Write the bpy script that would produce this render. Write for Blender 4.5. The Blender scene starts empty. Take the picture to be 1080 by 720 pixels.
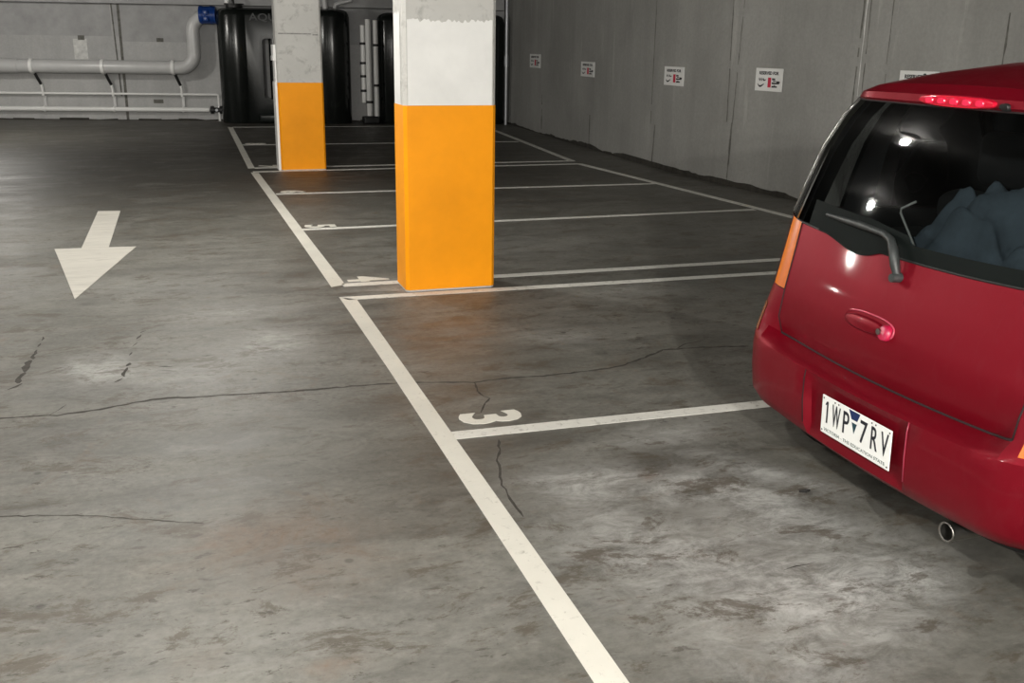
import bpy, bmesh, math, random
import numpy as np
from mathutils import Vector, Matrix, noise

random.seed(7)
S = bpy.context.scene
COL = S.collection
PI = math.pi

# ------------------------------------------------------------------ helpers
def mesh_obj(name, verts, faces, mat=None, parent=None, smooth=False, mats=None, fmat=None, loc=None):
    me = bpy.data.meshes.new(name)
    me.from_pydata([tuple(v) for v in verts], [], [tuple(f) for f in faces])
    for m in (mats or ([mat] if mat else [])):
        me.materials.append(m)
    if fmat:
        me.polygons.foreach_set('material_index', fmat)
    if smooth:
        me.polygons.foreach_set('use_smooth', [True] * len(me.polygons))
    me.update()
    o = bpy.data.objects.new(name, me)
    COL.objects.link(o)
    if loc: o.location = loc
    if parent: o.parent = parent
    return o

def bm_obj(name, bm, mat, parent=None, smooth=False, angle=None, loc=None):
    me = bpy.data.meshes.new(name)
    bmesh.ops.recalc_face_normals(bm, faces=bm.faces[:])
    bm.to_mesh(me); bm.free()
    me.materials.append(mat)
    if smooth:
        me.polygons.foreach_set('use_smooth', [True] * len(me.polygons))
        if angle: me.set_sharp_from_angle(angle=math.radians(angle))
    o = bpy.data.objects.new(name, me)
    COL.objects.link(o)
    if loc: o.location = loc
    if parent: o.parent = parent
    return o

def empty(name, label, cat, loc=(0, 0, 0), rotz=0, group=None):
    o = bpy.data.objects.new(name, None)
    o.empty_display_size = .1
    COL.objects.link(o)
    o.location = loc; o.rotation_euler = (0, 0, rotz)
    return tag(o, label, cat, group)

def tag(o, label, cat, group=None):
    o['label'] = label; o['category'] = cat
    if group: o['group'] = group
    return o

def struct(o):
    o['kind'] = 'structure'; return o

def add_box(bm, x0, x1, y0, y1, z0, z1, bevel=0, seg=2, M=None):
    r = bmesh.ops.create_cube(bm, size=1)
    vs = r['verts']
    for v in vs:
        v.co = Vector((x0 + (v.co.x + .5) * (x1 - x0), y0 + (v.co.y + .5) * (y1 - y0), z0 + (v.co.z + .5) * (z1 - z0)))
    if bevel:
        es = list({e for v in vs for e in v.link_edges})
        g = bmesh.ops.bevel(bm, geom=es, offset=bevel, segments=seg, affect='EDGES', profile=.5)
        vs = list({v for f in g['faces'] for v in f.verts} | {v for v in vs if v.is_valid})
    if M is not None:
        bmesh.ops.transform(bm, matrix=M, verts=vs)

def add_cyl(bm, a, b, r, r2=None, n=20, caps=True):
    a = Vector(a); b = Vector(b); d = b - a
    q = d.to_track_quat('Z', 'Y').to_matrix().to_4x4()
    bmesh.ops.create_cone(bm, cap_ends=caps, segments=n, radius1=r, radius2=r if r2 is None else r2, depth=d.length,
                          matrix=Matrix.Translation((a + b) / 2) @ q)

def add_tube(bm, pts, r, n=12, caps=True):
    pts = [Vector(p) for p in pts]
    rs = r if isinstance(r, (list, tuple)) else [r] * len(pts)
    rings = []; up = None
    for i, p in enumerate(pts):
        t = (pts[min(i + 1, len(pts) - 1)] - pts[max(i - 1, 0)]).normalized()
        if up is None:
            up = Vector((0, 0, 1)) if abs(t.z) < .9 else Vector((0, 1, 0))
        s = t.cross(up).normalized(); up = s.cross(t).normalized()
        rings.append([bm.verts.new(p + (s * math.cos(2 * PI * k / n) + up * math.sin(2 * PI * k / n)) * rs[i]) for k in range(n)])
    for A, B in zip(rings, rings[1:]):
        for k in range(n):
            bm.faces.new((A[k], A[(k + 1) % n], B[(k + 1) % n], B[k]))
    if caps:
        bm.faces.new(rings[0][::-1]); bm.faces.new(rings[-1])

def add_prism(bm, pts, z0, z1):
    a = [bm.verts.new((p[0], p[1], z0)) for p in pts]
    b = [bm.verts.new((p[0], p[1], z1)) for p in pts]
    n = len(pts)
    bm.faces.new(a[::-1]); bm.faces.new(b)
    for i in range(n):
        bm.faces.new((a[i], a[(i + 1) % n], b[(i + 1) % n], b[i]))

def add_lathe(bm, prof, n=32, M=None):
    rings = []
    for r, z in prof:
        rings.append([bm.verts.new((r * math.cos(2 * PI * k / n), r * math.sin(2 * PI * k / n), z)) for k in range(n)])
    for A, B in zip(rings, rings[1:]):
        for k in range(n):
            bm.faces.new((A[k], A[(k + 1) % n], B[(k + 1) % n], B[k]))
    if M is not None:
        bmesh.ops.transform(bm, matrix=M, verts=[v for R in rings for v in R])

def eval_mesh(o):
    dg = bpy.context.evaluated_depsgraph_get(); dg.update()
    return bpy.data.meshes.new_from_object(o.evaluated_get(dg))

def text_mesh(txt, width, height, extrude=.001, bold=0.0, align='CENTER'):
    """lettering as a mesh fitted to width x height in the XY plane, centred"""
    cu = bpy.data.curves.new('lettering', 'FONT')
    cu.body = txt; cu.size = 1; cu.extrude = .01; cu.offset = bold; cu.resolution_u = 3
    o = bpy.data.objects.new('lettering', cu); COL.objects.link(o)
    me = eval_mesh(o)
    bpy.data.objects.remove(o); bpy.data.curves.remove(cu)
    co = np.zeros(len(me.vertices) * 3); me.vertices.foreach_get('co', co); co = co.reshape(-1, 3)
    mn, mx = co.min(0), co.max(0)
    co[:, 0] = (co[:, 0] - (mn[0] + mx[0]) / 2) / (mx[0] - mn[0]) * width
    co[:, 1] = (co[:, 1] - (mn[1] + mx[1]) / 2) / (mx[1] - mn[1]) * height
    co[:, 2] = (co[:, 2] - mn[2]) / (mx[2] - mn[2]) * extrude
    me.vertices.foreach_set('co', co.ravel()); me.update()
    return me

def text_obj(name, txt, w, h, mat, parent, M, **k):
    me = text_mesh(txt, w, h, **k); me.materials.append(mat); me.transform(M)
    o = bpy.data.objects.new(name, me); COL.objects.link(o)
    if parent: o.parent = parent
    return o

def copy_tree(o, parent=None):
    c = o.copy(); COL.objects.link(c)
    if parent: c.parent = parent
    for ch in list(o.children): copy_tree(ch, c)
    return c

# ------------------------------------------------------------------ materials
def new_mat(name):
    m = bpy.data.materials.new(name); m.use_nodes = True
    nt = m.node_tree
    return m, nt, nt.nodes['Principled BSDF']

def plain(name, col, rough=.5, metal=0, coat=0, spec=None, emit=None, es=0, var=0.0, vscale=8):
    m, nt, b = new_mat(name)
    b.inputs['Base Color'].default_value = (*col, 1)
    b.inputs['Roughness'].default_value = rough
    b.inputs['Metallic'].default_value = metal
    b.inputs['Coat Weight'].default_value = coat
    b.inputs['Coat Roughness'].default_value = .06
    if spec is not None: b.inputs['Specular IOR Level'].default_value = spec
    if emit: b.inputs['Emission Color'].default_value = (*emit, 1); b.inputs['Emission Strength'].default_value = es
    if var:
        tc = nt.nodes.new('ShaderNodeTexCoord'); n = nt.nodes.new('ShaderNodeTexNoise')
        n.inputs['Scale'].default_value = vscale; n.inputs['Detail'].default_value = 6; n.inputs['Roughness'].default_value = .65
        nt.links.new(tc.outputs['Object'], n.inputs['Vector'])
        r = nt.nodes.new('ShaderNodeValToRGB')
        r.color_ramp.elements[0].position = .3; r.color_ramp.elements[1].position = .7
        r.color_ramp.elements[0].color = (*[c * (1 - var) for c in col], 1)
        r.color_ramp.elements[1].color = (*[min(1, c * (1 + var)) for c in col], 1)
        nt.links.new(n.outputs['Fac'], r.inputs['Fac']); nt.links.new(r.outputs['Color'], b.inputs['Base Color'])
    return m

class NB:
    """tiny node builder"""
    def __init__(s, nt): s.nt = nt
    def n(s, t, **k):
        x = s.nt.nodes.new(t)
        for a, v in k.items(): setattr(x, a, v)
        return x
    def l(s, a, b): s.nt.links.new(a, b)
    def coords(s, scale=(1, 1, 1)):
        tc = s.n('ShaderNodeTexCoord'); mp = s.n('ShaderNodeMapping'); mp.inputs['Scale'].default_value = scale
        s.l(tc.outputs['Object'], mp.inputs['Vector']); return mp.outputs['Vector']
    def noise(s, vec, scale, detail=5, rough=.6, dist=0):
        x = s.n('ShaderNodeTexNoise'); s.l(vec, x.inputs['Vector'])
        x.inputs['Scale'].default_value = scale; x.inputs['Detail'].default_value = detail
        x.inputs['Roughness'].default_value = rough; x.inputs['Distortion'].default_value = dist
        return x.outputs['Fac']
    def ramp(s, fac, stops):
        r = s.n('ShaderNodeValToRGB'); cr = r.color_ramp
        cr.elements[0].position = stops[0][0]; cr.elements[0].color = (*stops[0][1], 1)
        cr.elements[1].position = stops[-1][0]; cr.elements[1].color = (*stops[-1][1], 1)
        for p, c in stops[1:-1]:
            e = cr.elements.new(p); e.color = (*c, 1)
        s.l(fac, r.inputs['Fac']); return r.outputs['Color']
    def mix(s, fac, a, b, mode='MIX'):
        x = s.n('ShaderNodeMix', data_type='RGBA', blend_type=mode)
        if isinstance(fac, (int, float)): x.inputs['Factor'].default_value = fac
        else: s.l(fac, x.inputs['Factor'])
        for k, v in ((6, a), (7, b)):
            if isinstance(v, tuple): x.inputs[k].default_value = (*v, 1)
            else: s.l(v, x.inputs[k])
        return x.outputs[2]
    def math(s, op, a, b=0.0, clamp=False):
        x = s.n('ShaderNodeMath', operation=op, use_clamp=clamp)
        for k, v in ((0, a), (1, b)):
            if isinstance(v, (int, float)): x.inputs[k].default_value = v
            else: s.l(v, x.inputs[k])
        return x.outputs[0]
    def bump(s, h, strength, dist, bsdf):
        x = s.n('ShaderNodeBump'); x.inputs['Strength'].default_value = strength; x.inputs['Distance'].default_value = dist
        s.l(h, x.inputs['Height']); s.l(x.outputs['Normal'], bsdf.inputs['Normal'])

def g3(v): return (v, v, v)

def floor_material():
    m, nt, b = new_mat('polished_concrete_floor'); B = NB(nt)
    v = B.coords(); vs = B.coords((.45, 1.5, 1))
    big = B.noise(v, .55, 6, .62, .6)
    mid = B.noise(vs, 2.6, 9, .70, .7)
    fine = B.noise(v, 34, 5, .7)
    swirl = B.noise(B.coords((.7, 1.5, 1)), 8, 12, .78, .5)
    base = B.ramp(big, [(.3, (.112, .109, .094)), (.52, (.160, .156, .137)), (.72, (.210, .205, .184))])
    base = B.mix(.75, base, B.ramp(mid, [(.33, g3(.60)), (.5, g3(1.0)), (.68, g3(1.36))]), 'MULTIPLY')
    base = B.mix(.55, base, B.ramp(swirl, [(.33, g3(.42)), (.45, g3(.95)), (.62, g3(1.28))]), 'MULTIPLY')
    base = B.mix(.55, base, B.ramp(fine, [(.3, g3(.62)), (.7, g3(1.36))]), 'MULTIPLY')
    # brown scuffs
    sc = B.noise(v, 2.3, 8, .75, 2.2)
    base = B.mix(B.ramp(sc, [(.57, g3(0)), (.68, g3(.55))]), base, (.155, .115, .080))
    at = B.n('ShaderNodeAttribute', attribute_name='stain_shade')
    sp = B.n('ShaderNodeSeparateColor'); B.l(at.outputs['Color'], sp.inputs['Color'])
    pat = B.ramp(B.noise(B.coords((.8, 1.3, 1)), 7.0, 12, .80, .5), [(.38, g3(.10)), (.62, g3(1))])
    wf = B.math('MULTIPLY', sp.outputs[0], pat, True)
    base = B.mix(wf, base, (.60, .60, .58))
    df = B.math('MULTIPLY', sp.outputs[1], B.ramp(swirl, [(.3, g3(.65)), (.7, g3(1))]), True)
    base = B.mix(df, base, (.037, .031, .023))  # dark channel carries dirt and the dimness painted on the far floor
    rf = B.math('MULTIPLY', sp.outputs[2], B.ramp(sc, [(.4, g3(.2)), (.6, g3(1))]), True)
    base = B.mix(rf, base, (.20, .105, .055))
    # crisp worn patches, brown pitting and hairline scuffs
    lp = B.ramp(B.noise(B.coords((.8, 1.25, 1)), 2.2, 12, .74, .9), [(.53, g3(0)), (.57, g3(.30))])
    base = B.mix(lp, base, (.235, .230, .205))
    br = B.ramp(B.noise(B.coords((.75, 1.35, 1)), 3.4, 14, .82, .4), [(.535, g3(0)), (.585, g3(.72))])
    base = B.mix(br, base, (.090, .072, .052))
    pit = B.math('MULTIPLY', B.ramp(B.noise(B.coords((.6, 1.4, 1)), 17, 10, .75, .3), [(.585, g3(0)), (.62, g3(.9))]), B.ramp(big, [(.42, g3(.25)), (.58, g3(1))]))
    base = B.mix(pit, base, (.055, .045, .035))
    hl = B.ramp(B.noise(B.coords((.35, 2.2, 1)), 21, 8, .7, .2), [(.63, g3(0)), (.67, g3(.35))])
    base = B.mix(hl, base, (.33, .32, .29))
    # small dark specks
    vo = B.n('ShaderNodeTexVoronoi'); B.l(v, vo.inputs['Vector']); vo.inputs['Scale'].default_value = 3.1
    sk = B.ramp(vo.outputs['Distance'], [(.035, g3(.75)), (.06, g3(0))])
    base = B.mix(B.math('MULTIPLY', sk, B.ramp(big, [(.45, g3(0)), (.55, g3(1))])), base, (.04, .035, .03))
    B.l(base, b.inputs['Base Color'])
    B.l(B.ramp(mid, [(.3, g3(.42)), (.7, g3(.62))]), b.inputs['Roughness'])
    b.inputs['Specular IOR Level'].default_value = .35
    B.bump(B.math('ADD', fine, swirl), .22, .004, b)
    return m

def wall_material(name, c0, c1, c2):
    m, nt, b = new_mat(name); B = NB(nt)
    v = B.coords(); vs = B.coords((2.6, 2.6, .22)); vf = B.coords((9, 9, .9))
    base = B.ramp(B.noise(v, .8, 6, .6, .4), [(.3, c0), (.5, c1), (.7, c2)])
    base = B.mix(.8, base, B.ramp(B.noise(vs, 1.2, 6, .62, .3), [(.30, g3(.90)), (.5, g3(1)), (.72, g3(1.08))]), 'MULTIPLY')
    lt = B.ramp(B.noise(vf, .55, 5, .6), [(.62, g3(0)), (.72, g3(.35))])
    base = B.mix(lt, base, (.50, .49, .46))
    base = B.mix(.35, base, B.ramp(B.noise(v, 26, 5, .7), [(.3, g3(.75)), (.7, g3(1.2))]), 'MULTIPLY')
    B.l(base, b.inputs['Base Color'])
    b.inputs['Roughness'].default_value = .8; b.inputs['Specular IOR Level'].default_value = .25
    B.bump(B.noise(v, 14, 6, .65), .25, .006, b)
    return m

def worn_paint(name, col, wear, scale=18, rough=.55, thr=(.60, .70), stretch=(1, 1, 1)):
    m, nt, b = new_mat(name); B = NB(nt)
    v = B.coords(stretch)
    n = B.noise(v, scale, 8, .72, .5); n2 = B.noise(v, 2.2, 5, .6)
    base = B.mix(.5, tuple(col), B.ramp(n2, [(.3, g3(.78)), (.7, g3(1.08))]), 'MULTIPLY')
    base = B.mix(B.ramp(n, [(thr[0], g3(0)), (thr[1], g3(.8))]), base, tuple(wear))
    B.l(base, b.inputs['Base Color']); b.inputs['Roughness'].default_value = rough
    b.inputs['Specular IOR Level'].default_value = .25
    return m

def car_paint():
    m, nt, b = new_mat('red_car_paint'); B = NB(nt)
    v = B.coords((1, 1, .45))
    dust = B.ramp(B.noise(B.coords((1, 1.6, .7)), 9, 10, .75, 1.6), [(.52, g3(0)), (.75, g3(.16))])
    base = B.mix(dust, (.180, .0008, .0090), (.22, .04, .05))
    geo = B.n('ShaderNodeNewGeometry')
    base = B.mix(geo.outputs['Backfacing'], base, (.010, .010, .011))
    B.l(base, b.inputs['Base Color'])
    b.inputs['Metallic'].default_value = .45
    B.l(B.ramp(B.noise(v, 6, 6, .7), [(.4, g3(.40)), (.7, g3(.52))]), b.inputs['Roughness'])
    b.inputs['Specular IOR Level'].default_value = .25
    b.inputs['Coat Weight'].default_value = .15; b.inputs['Coat Roughness'].default_value = .05
    return m

def glass_mat(name, tint, refl=1.0):
    m, nt, b = new_mat(name); nt.nodes.remove(b); B = NB(nt)
    out = nt.nodes['Material Output']
    tr = B.n('ShaderNodeBsdfTransparent'); tr.inputs['Color'].default_value = (*tint, 1)
    gl = B.n('ShaderNodeBsdfGlossy'); gl.inputs['Roughness'].default_value = .02
    fr = B.n('ShaderNodeFresnel'); fr.inputs['IOR'].default_value = 1.5
    mx = B.n('ShaderNodeMixShader')
    B.l(B.math('MULTIPLY', fr.outputs[0], refl, True), mx.inputs[0]); B.l(tr.outputs[0], mx.inputs[1]); B.l(gl.outputs[0], mx.inputs[2])
    B.l(mx.outputs[0], out.inputs['Surface'])
    return m

M_floor = floor_material()
M_crack = plain('floor_crack_dark', (.055, .050, .042), .9, var=.5, vscale=30)
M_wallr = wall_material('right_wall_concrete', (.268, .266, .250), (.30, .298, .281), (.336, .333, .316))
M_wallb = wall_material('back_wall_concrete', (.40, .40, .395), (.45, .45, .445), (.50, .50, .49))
M_ceil = wall_material('ceiling_concrete', (.085, .085, .083), (.105, .105, .102), (.125, .125, .122))
M_seam = plain('wall_seam_dark', (.135, .132, .118), .9, var=.4, vscale=12)
M_patch = plain('wall_patch_light', (.62, .62, .60), .85, var=.2, vscale=14)
M_upper = plain('back_wall_upper', (.36, .36, .36), .85, var=.15, vscale=3)
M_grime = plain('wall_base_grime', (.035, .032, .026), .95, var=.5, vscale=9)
M_line = worn_paint('white_line_paint', (.80, .78, .70), (.42, .40, .35), 30, .5, (.58, .72))
M_line2 = worn_paint('thin_white_line_paint', (.82, .81, .75), (.36, .34, .30), 24, .5, (.54, .68))
M_arrow = worn_paint('arrow_paint', (.66, .635, .57), (.40, .375, .33), 9, .55, (.52, .70), (.4, 3, 1))
M_conc = worn_paint('column_concrete', (.56, .555, .53), (.36, .355, .34), 9, .8, (.52, .66))
M_white = worn_paint('column_white_paint', (.83, .83, .81), (.74, .74, .72), 5, .5, (.58, .75))
M_orange = worn_paint('column_orange_paint', (.98, .352, .0005), (.96, .34, .0005), 4, .55, (.55, .8))
M_black_tank = plain('black_tank_plastic', (.010, .012, .011), .22, spec=.45)
M_letter_tank = plain('tank_lettering_grey', (.045, .048, .048), .5)
M_pvc = plain('grey_pipe', (.56, .56, .555), .30, var=.06, vscale=3)
M_pvcw = plain('white_pipe', (.90, .90, .88), .35)
M_blackp = plain('black_plastic', (.012, .012, .012), .5)
M_blue = plain('blue_coupling', (.008, .045, .22), .3)
M_steel = plain('galvanised_steel', (.42, .43, .45), .4, .6)
M_sign = plain('sign_white', (.78, .78, .76), .5)
M_ink = plain('sign_black_ink', (.02, .02, .022), .6)
M_red = plain('sign_red_ink', (.55, .012, .05), .55)
M_car = car_paint()
M_glass = glass_mat('rear_glass', (.60, .64, .64), .85)
M_qglass = glass_mat('quarter_glass', (.80, .82, .82), .8)
M_dark_glass = glass_mat('side_glass_dark', (.10, .11, .11), 1.0)
M_gblack = plain('gloss_black', (.006, .007, .006), .12, coat=.6)
M_glint = plain('pillar_glint', (.30, .30, .29), .22, .7)
M_gap = plain('panel_gap', (.010, .002, .003), .8)
M_amber = plain('amber_lens', (.62, .145, .018), .22, coat=.7, var=.12, vscale=25)
M_redlens = plain('red_lens', (.22, .002, .006), .15, coat=.8)
M_led = plain('brake_light_lens', (.50, .004, .025), .18, coat=.7, emit=(1, .02, .05), es=.02)
M_inner = plain('car_interior', (.014, .014, .015), .85)
M_seat = plain('seat_fabric', (.010, .010, .011), .95)
M_plate = plain('number_plate_white', (.80, .81, .79), .4)
M_navy = plain('plate_navy', (.006, .020, .09), .4)
M_plateink = plain('plate_black', (.012, .013, .02), .45)
M_plategrey = plain('plate_grey_ink', (.16, .19, .18), .5)
M_chrome = plain('exhaust_steel', (.30, .29, .27), .35, 1)
M_soot = plain('soot', (.012, .011, .010), .8)
M_rubber = plain('tyre_rubber', (.018, .018, .018), .8)
M_alloy = plain('wheel_alloy', (.45, .45, .46), .3, .8)
M_wiper = plain('wiper_grey', (.030, .034, .034), .45, var=.5, vscale=30)
M_denim = plain('grey_blue_cloth', (.075, .098, .122), .95, var=.25, vscale=9)
M_cord = plain('grey_cord', (.40, .40, .38), .5)
M_lamp = plain('lamp_housing', (.45, .45, .44), .6)
M_pink = plain('edge_highlight_red', (.30, .03, .06), .3, coat=.5)
M_headl = plain('headlight_lens', (.6, .62, .63), .12, coat=.8)

# ------------------------------------------------------------------ setting
def back_y(x): return 23.95 - .2 * (x + 3.56)

def build_floor():
    xs = np.unique(np.round(np.concatenate([np.arange(-14, -2.0, .5), np.arange(-2.0, 4.6, .045), np.arange(4.6, 7.4, .2)]), 4))
    ys = np.unique(np.round(np.concatenate([np.arange(-7, 1.4, .6), np.arange(1.4, 8.5, .045), np.arange(8.5, 27, .25)]), 4))
    X, Y = np.meshgrid(xs, ys, indexing='ij'); nx, ny = X.shape
    verts = np.stack([X.ravel(), Y.ravel(), np.zeros(X.size)], 1).tolist()
    I = np.arange(X.size).reshape(nx, ny)
    faces = np.stack([I[:-1, :-1], I[1:, :-1], I[1:, 1:], I[:-1, 1:]], -1).reshape(-1, 4).tolist()
    nb = len(verts); nq = len(faces)
    fm = [0] * nq
    rnd = random.Random(3)
    # cracks: thin ribbons of the same floor
    def ribbon(pts, w):
        P = []
        for a, b in zip(pts, pts[1:]):
            a = Vector((*a, 0)); b = Vector((*b, 0)); n = max(2, int((b - a).length / .035))
            for k in range(n):
                P.append(a.lerp(b, k / n) + Vector((rnd.uniform(-1, 1), rnd.uniform(-1, 1), 0)) * .006)
        P.append(Vector((*pts[-1], 0)))
        prev = None
        for i, p in enumerate(P):
            t = (P[min(i + 1, len(P) - 1)] - P[max(0, i - 1)]).normalized(); s = Vector((-t.y, t.x, 0))
            ww = w * rnd.uniform(.35, 1.2) * (.35 if i in (0, len(P) - 1) else 1)
            verts.append((*(p + s * ww).xy, .0006)); verts.append((*(p - s * ww).xy, .0006))
            k = len(verts)
            if prev is not None:
                faces.append((prev[1], k - 1, k - 2, prev[0])); fm.append(1)
            prev = (k - 2, k - 1)
    ribbon([(-1.6, 4.83), (-.864, 4.748), (-.624, 4.717), (-.404, 4.758), (-.217, 4.828), (.088, 4.798), (.402, 4.767), (.871, 4.755), (1.015, 4.745),
            (1.34, 4.654), (1.551, 4.674), (1.752, 4.651), (1.974, 4.671), (2.178, 4.699), (2.37, 4.806), (2.537, 4.91), (2.775, 4.902), (3.053, 4.846)], .0105)
    ribbon([(1.34, 4.654), (1.315, 4.48), (1.345, 4.40), (1.307, 4.341), (1.249, 4.222)], .006)
    ribbon([(1.236, 3.883), (1.145, 3.619), (1.102, 3.42), (1.091, 3.265), (1.094, 3.14)], .006)
    ribbon([(-.828, 6.109), (-.829, 6.03)], .010); ribbon([(-.826, 5.97), (-.835, 5.90)], .009); ribbon([(-.829, 5.84), (-.840, 5.70), (-.832, 5.66)], .013)
    ribbon([(-.838, 5.64), (-.852, 5.559), (-.846, 5.44)], .020); ribbon([(-.846, 5.44), (-.862, 5.33), (-.852, 5.25)], .014); ribbon([(-.83, 5.24), (-.89, 5.16)], .018)
    ribbon([(-.27, 6.09), (-.30, 6.05)], .008); ribbon([(-.295, 6.0), (-.318, 5.92)], .008); ribbon([(-.315, 5.85), (-.335, 5.77)], .009); ribbon([(-.33, 5.66), (-.345, 5.60)], .007)
    ribbon([(-.335, 5.46), (-.352, 5.40)], .012); ribbon([(-.345, 5.38), (-.36, 5.27), (-.355, 5.22)], .015); ribbon([(-.36, 5.2), (-.40, 5.14)], .010)
    ribbon([(-.20, 5.36), (-.12, 5.33)], .007); ribbon([(-.17, 5.28), (-.10, 5.24)], .006); ribbon([(-.60, 4.86), (-.66, 4.72)], .003)
    ribbon([(-.9, 3.71), (-.521, 3.632), (-.357, 3.568), (-.162, 3.479), (-.018, 3.413)], .004)
    ribbon([(1.795, 2.525), (1.85, 2.535), (1.93, 2.545)], .003)
    # recesses of the expansion joint beside the columns
    ribbon([(2.6, 4.905), (2.7, 4.98), (2.86, 5.03)], .004)
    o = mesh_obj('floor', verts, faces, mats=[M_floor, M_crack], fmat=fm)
    st = np.zeros((len(verts), 4), dtype=np.float32); st[:, 3] = 1
    V = np.array(verts)[:, :2]
    def blob(ch, x, y, rx, ry, amp, rot=0, p=2.0):
        c, s = math.cos(rot), math.sin(rot)
        dx = V[:, 0] - x; dy = V[:, 1] - y
        u = (c * dx + s * dy) / rx; w = (-s * dx + c * dy) / ry
        st[:, ch] += amp * np.exp(-(u * u + w * w) ** (p / 2))
    # white efflorescence behind the car
    for a in [(1.95, 3.10, .34, .16, .75, -.5), (2.20, 3.22, .30, .07, .8, -.9), (1.45, 2.75, .38, .30, .45, 0), (1.93, 2.36, .22, .20, .75, .3), (2.16, 2.38, .16, .12, .85, .2),
              (1.60, 3.35, .40, .12, .55, -.1), (2.12, 2.75, .35, .13, .6, -.7), (1.75, 2.60, .5, .4, .35, 0), (1.55, 2.25, .35, .18, .4, .4), (1.35, 3.25, .22, .35, .4, 0),
              (1.85, 3.62, .25, .18, .35, 0), (2.05, 3.75, .25, .15, .4, 0), (-.50, 5.42, .16, .22, .75, 0), (.43, 5.65, .20, .26, .7, 0), (-.2, 5.2, .6, .25, .3, 0), (2.1, 5.3, .25, .2, .35, 0),
              (.3, 2.6, .8, .35, .18, 0), (-.2, 7.3, .6, .4, .22, 0), (1.2, 7.05, .35, .06, .5, 0), (3.0, 6.3, .5, .2, .3, 0), (.3, 6.4, .4, .2, .3, 0), (2.9, 8.0, .8, .5, .18, 0),
              (1.3, 6.72, .22, .14, .45, 0), (1.6, 2.0, .5, .15, .4, .3)]:
        blob(0, *a)
    # oil and tyre dirt, darker under the car; far blobs add painted dimness
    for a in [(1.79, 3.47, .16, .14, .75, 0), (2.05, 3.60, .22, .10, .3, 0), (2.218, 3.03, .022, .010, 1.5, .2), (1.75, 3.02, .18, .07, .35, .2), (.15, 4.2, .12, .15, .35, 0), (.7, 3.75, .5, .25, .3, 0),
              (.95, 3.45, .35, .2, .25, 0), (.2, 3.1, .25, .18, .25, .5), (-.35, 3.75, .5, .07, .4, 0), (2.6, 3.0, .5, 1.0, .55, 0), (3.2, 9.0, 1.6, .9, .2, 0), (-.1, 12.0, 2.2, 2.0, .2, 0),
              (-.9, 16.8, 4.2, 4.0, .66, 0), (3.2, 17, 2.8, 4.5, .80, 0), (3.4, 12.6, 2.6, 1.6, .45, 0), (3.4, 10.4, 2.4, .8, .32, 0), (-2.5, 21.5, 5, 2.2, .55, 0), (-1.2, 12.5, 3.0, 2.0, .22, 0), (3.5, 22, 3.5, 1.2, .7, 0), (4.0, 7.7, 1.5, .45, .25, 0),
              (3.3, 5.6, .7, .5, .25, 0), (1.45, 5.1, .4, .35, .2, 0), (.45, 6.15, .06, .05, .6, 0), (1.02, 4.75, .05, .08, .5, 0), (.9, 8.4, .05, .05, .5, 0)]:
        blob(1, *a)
    for a in [(1.0, 3.61, .045, .05, .9, 0), (.35, 3.1, .3, .25, .35, .6), (-.05, 2.55, .06, .04, .8, 0), (.3, 2.42, .08, .03, .7, 0), (1.4, 5.6, .5, .35, .35, 0), (1.7, 3.35, .03, .03, .6, 0), (.1, 3.3, .3, .14, .35, .5), (1.75, 13.0, .7, .5, .35, 0)]:
        blob(2, *a)
    st[:, :3] = np.clip(st[:, :3], 0, 1)
    at = o.data.attributes.new('stain_shade', 'FLOAT_COLOR', 'POINT'); at.data.foreach_set('color', st.ravel())
    return struct(o)
build_floor()

def wall_from(name, path, z0, z1, thick, mat, extra=None, side=1):
    """vertical wall along a plan path; extra(bm) adds surface marks with other material slots"""
    P = [Vector((*p, 0)) for p in path]
    verts = []; faces = []
    nrm = []
    for i in range(len(P)):
        t = (P[min(i + 1, len(P) - 1)] - P[max(i - 1, 0)]).normalized(); nrm.append(Vector((t.y, -t.x, 0)) * side)
    for p, n in zip(P, nrm):
        q = p + n * thick
        verts += [(p.x, p.y, z0), (p.x, p.y, z1), (q.x, q.y, z0), (q.x, q.y, z1)]
    for i in range(len(P) - 1):
        a = 4 * i; b = a + 4
        faces += [(a, b, b + 1, a + 1), (b + 2, a + 2, a + 3, b + 3), (a + 1, b + 1, b + 3, a + 3), (a, a + 2, b + 2, b)]
    k = 4 * (len(P) - 1)
    faces += [(0, 1, 3, 2), (k, k + 2, k + 3, k + 1)]
    mats = [mat]; fm = [0] * len(faces)
    if extra:
        for m, quads in extra:
            if m not in mats: mats.append(m)
            for q in quads:
                n0 = len(verts); verts += q; faces.append(tuple(range(n0, n0 + len(q)))); fm.append(mats.index(m))
    return struct(mesh_obj(name, verts, faces, mats=mats, fmat=fm))

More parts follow.
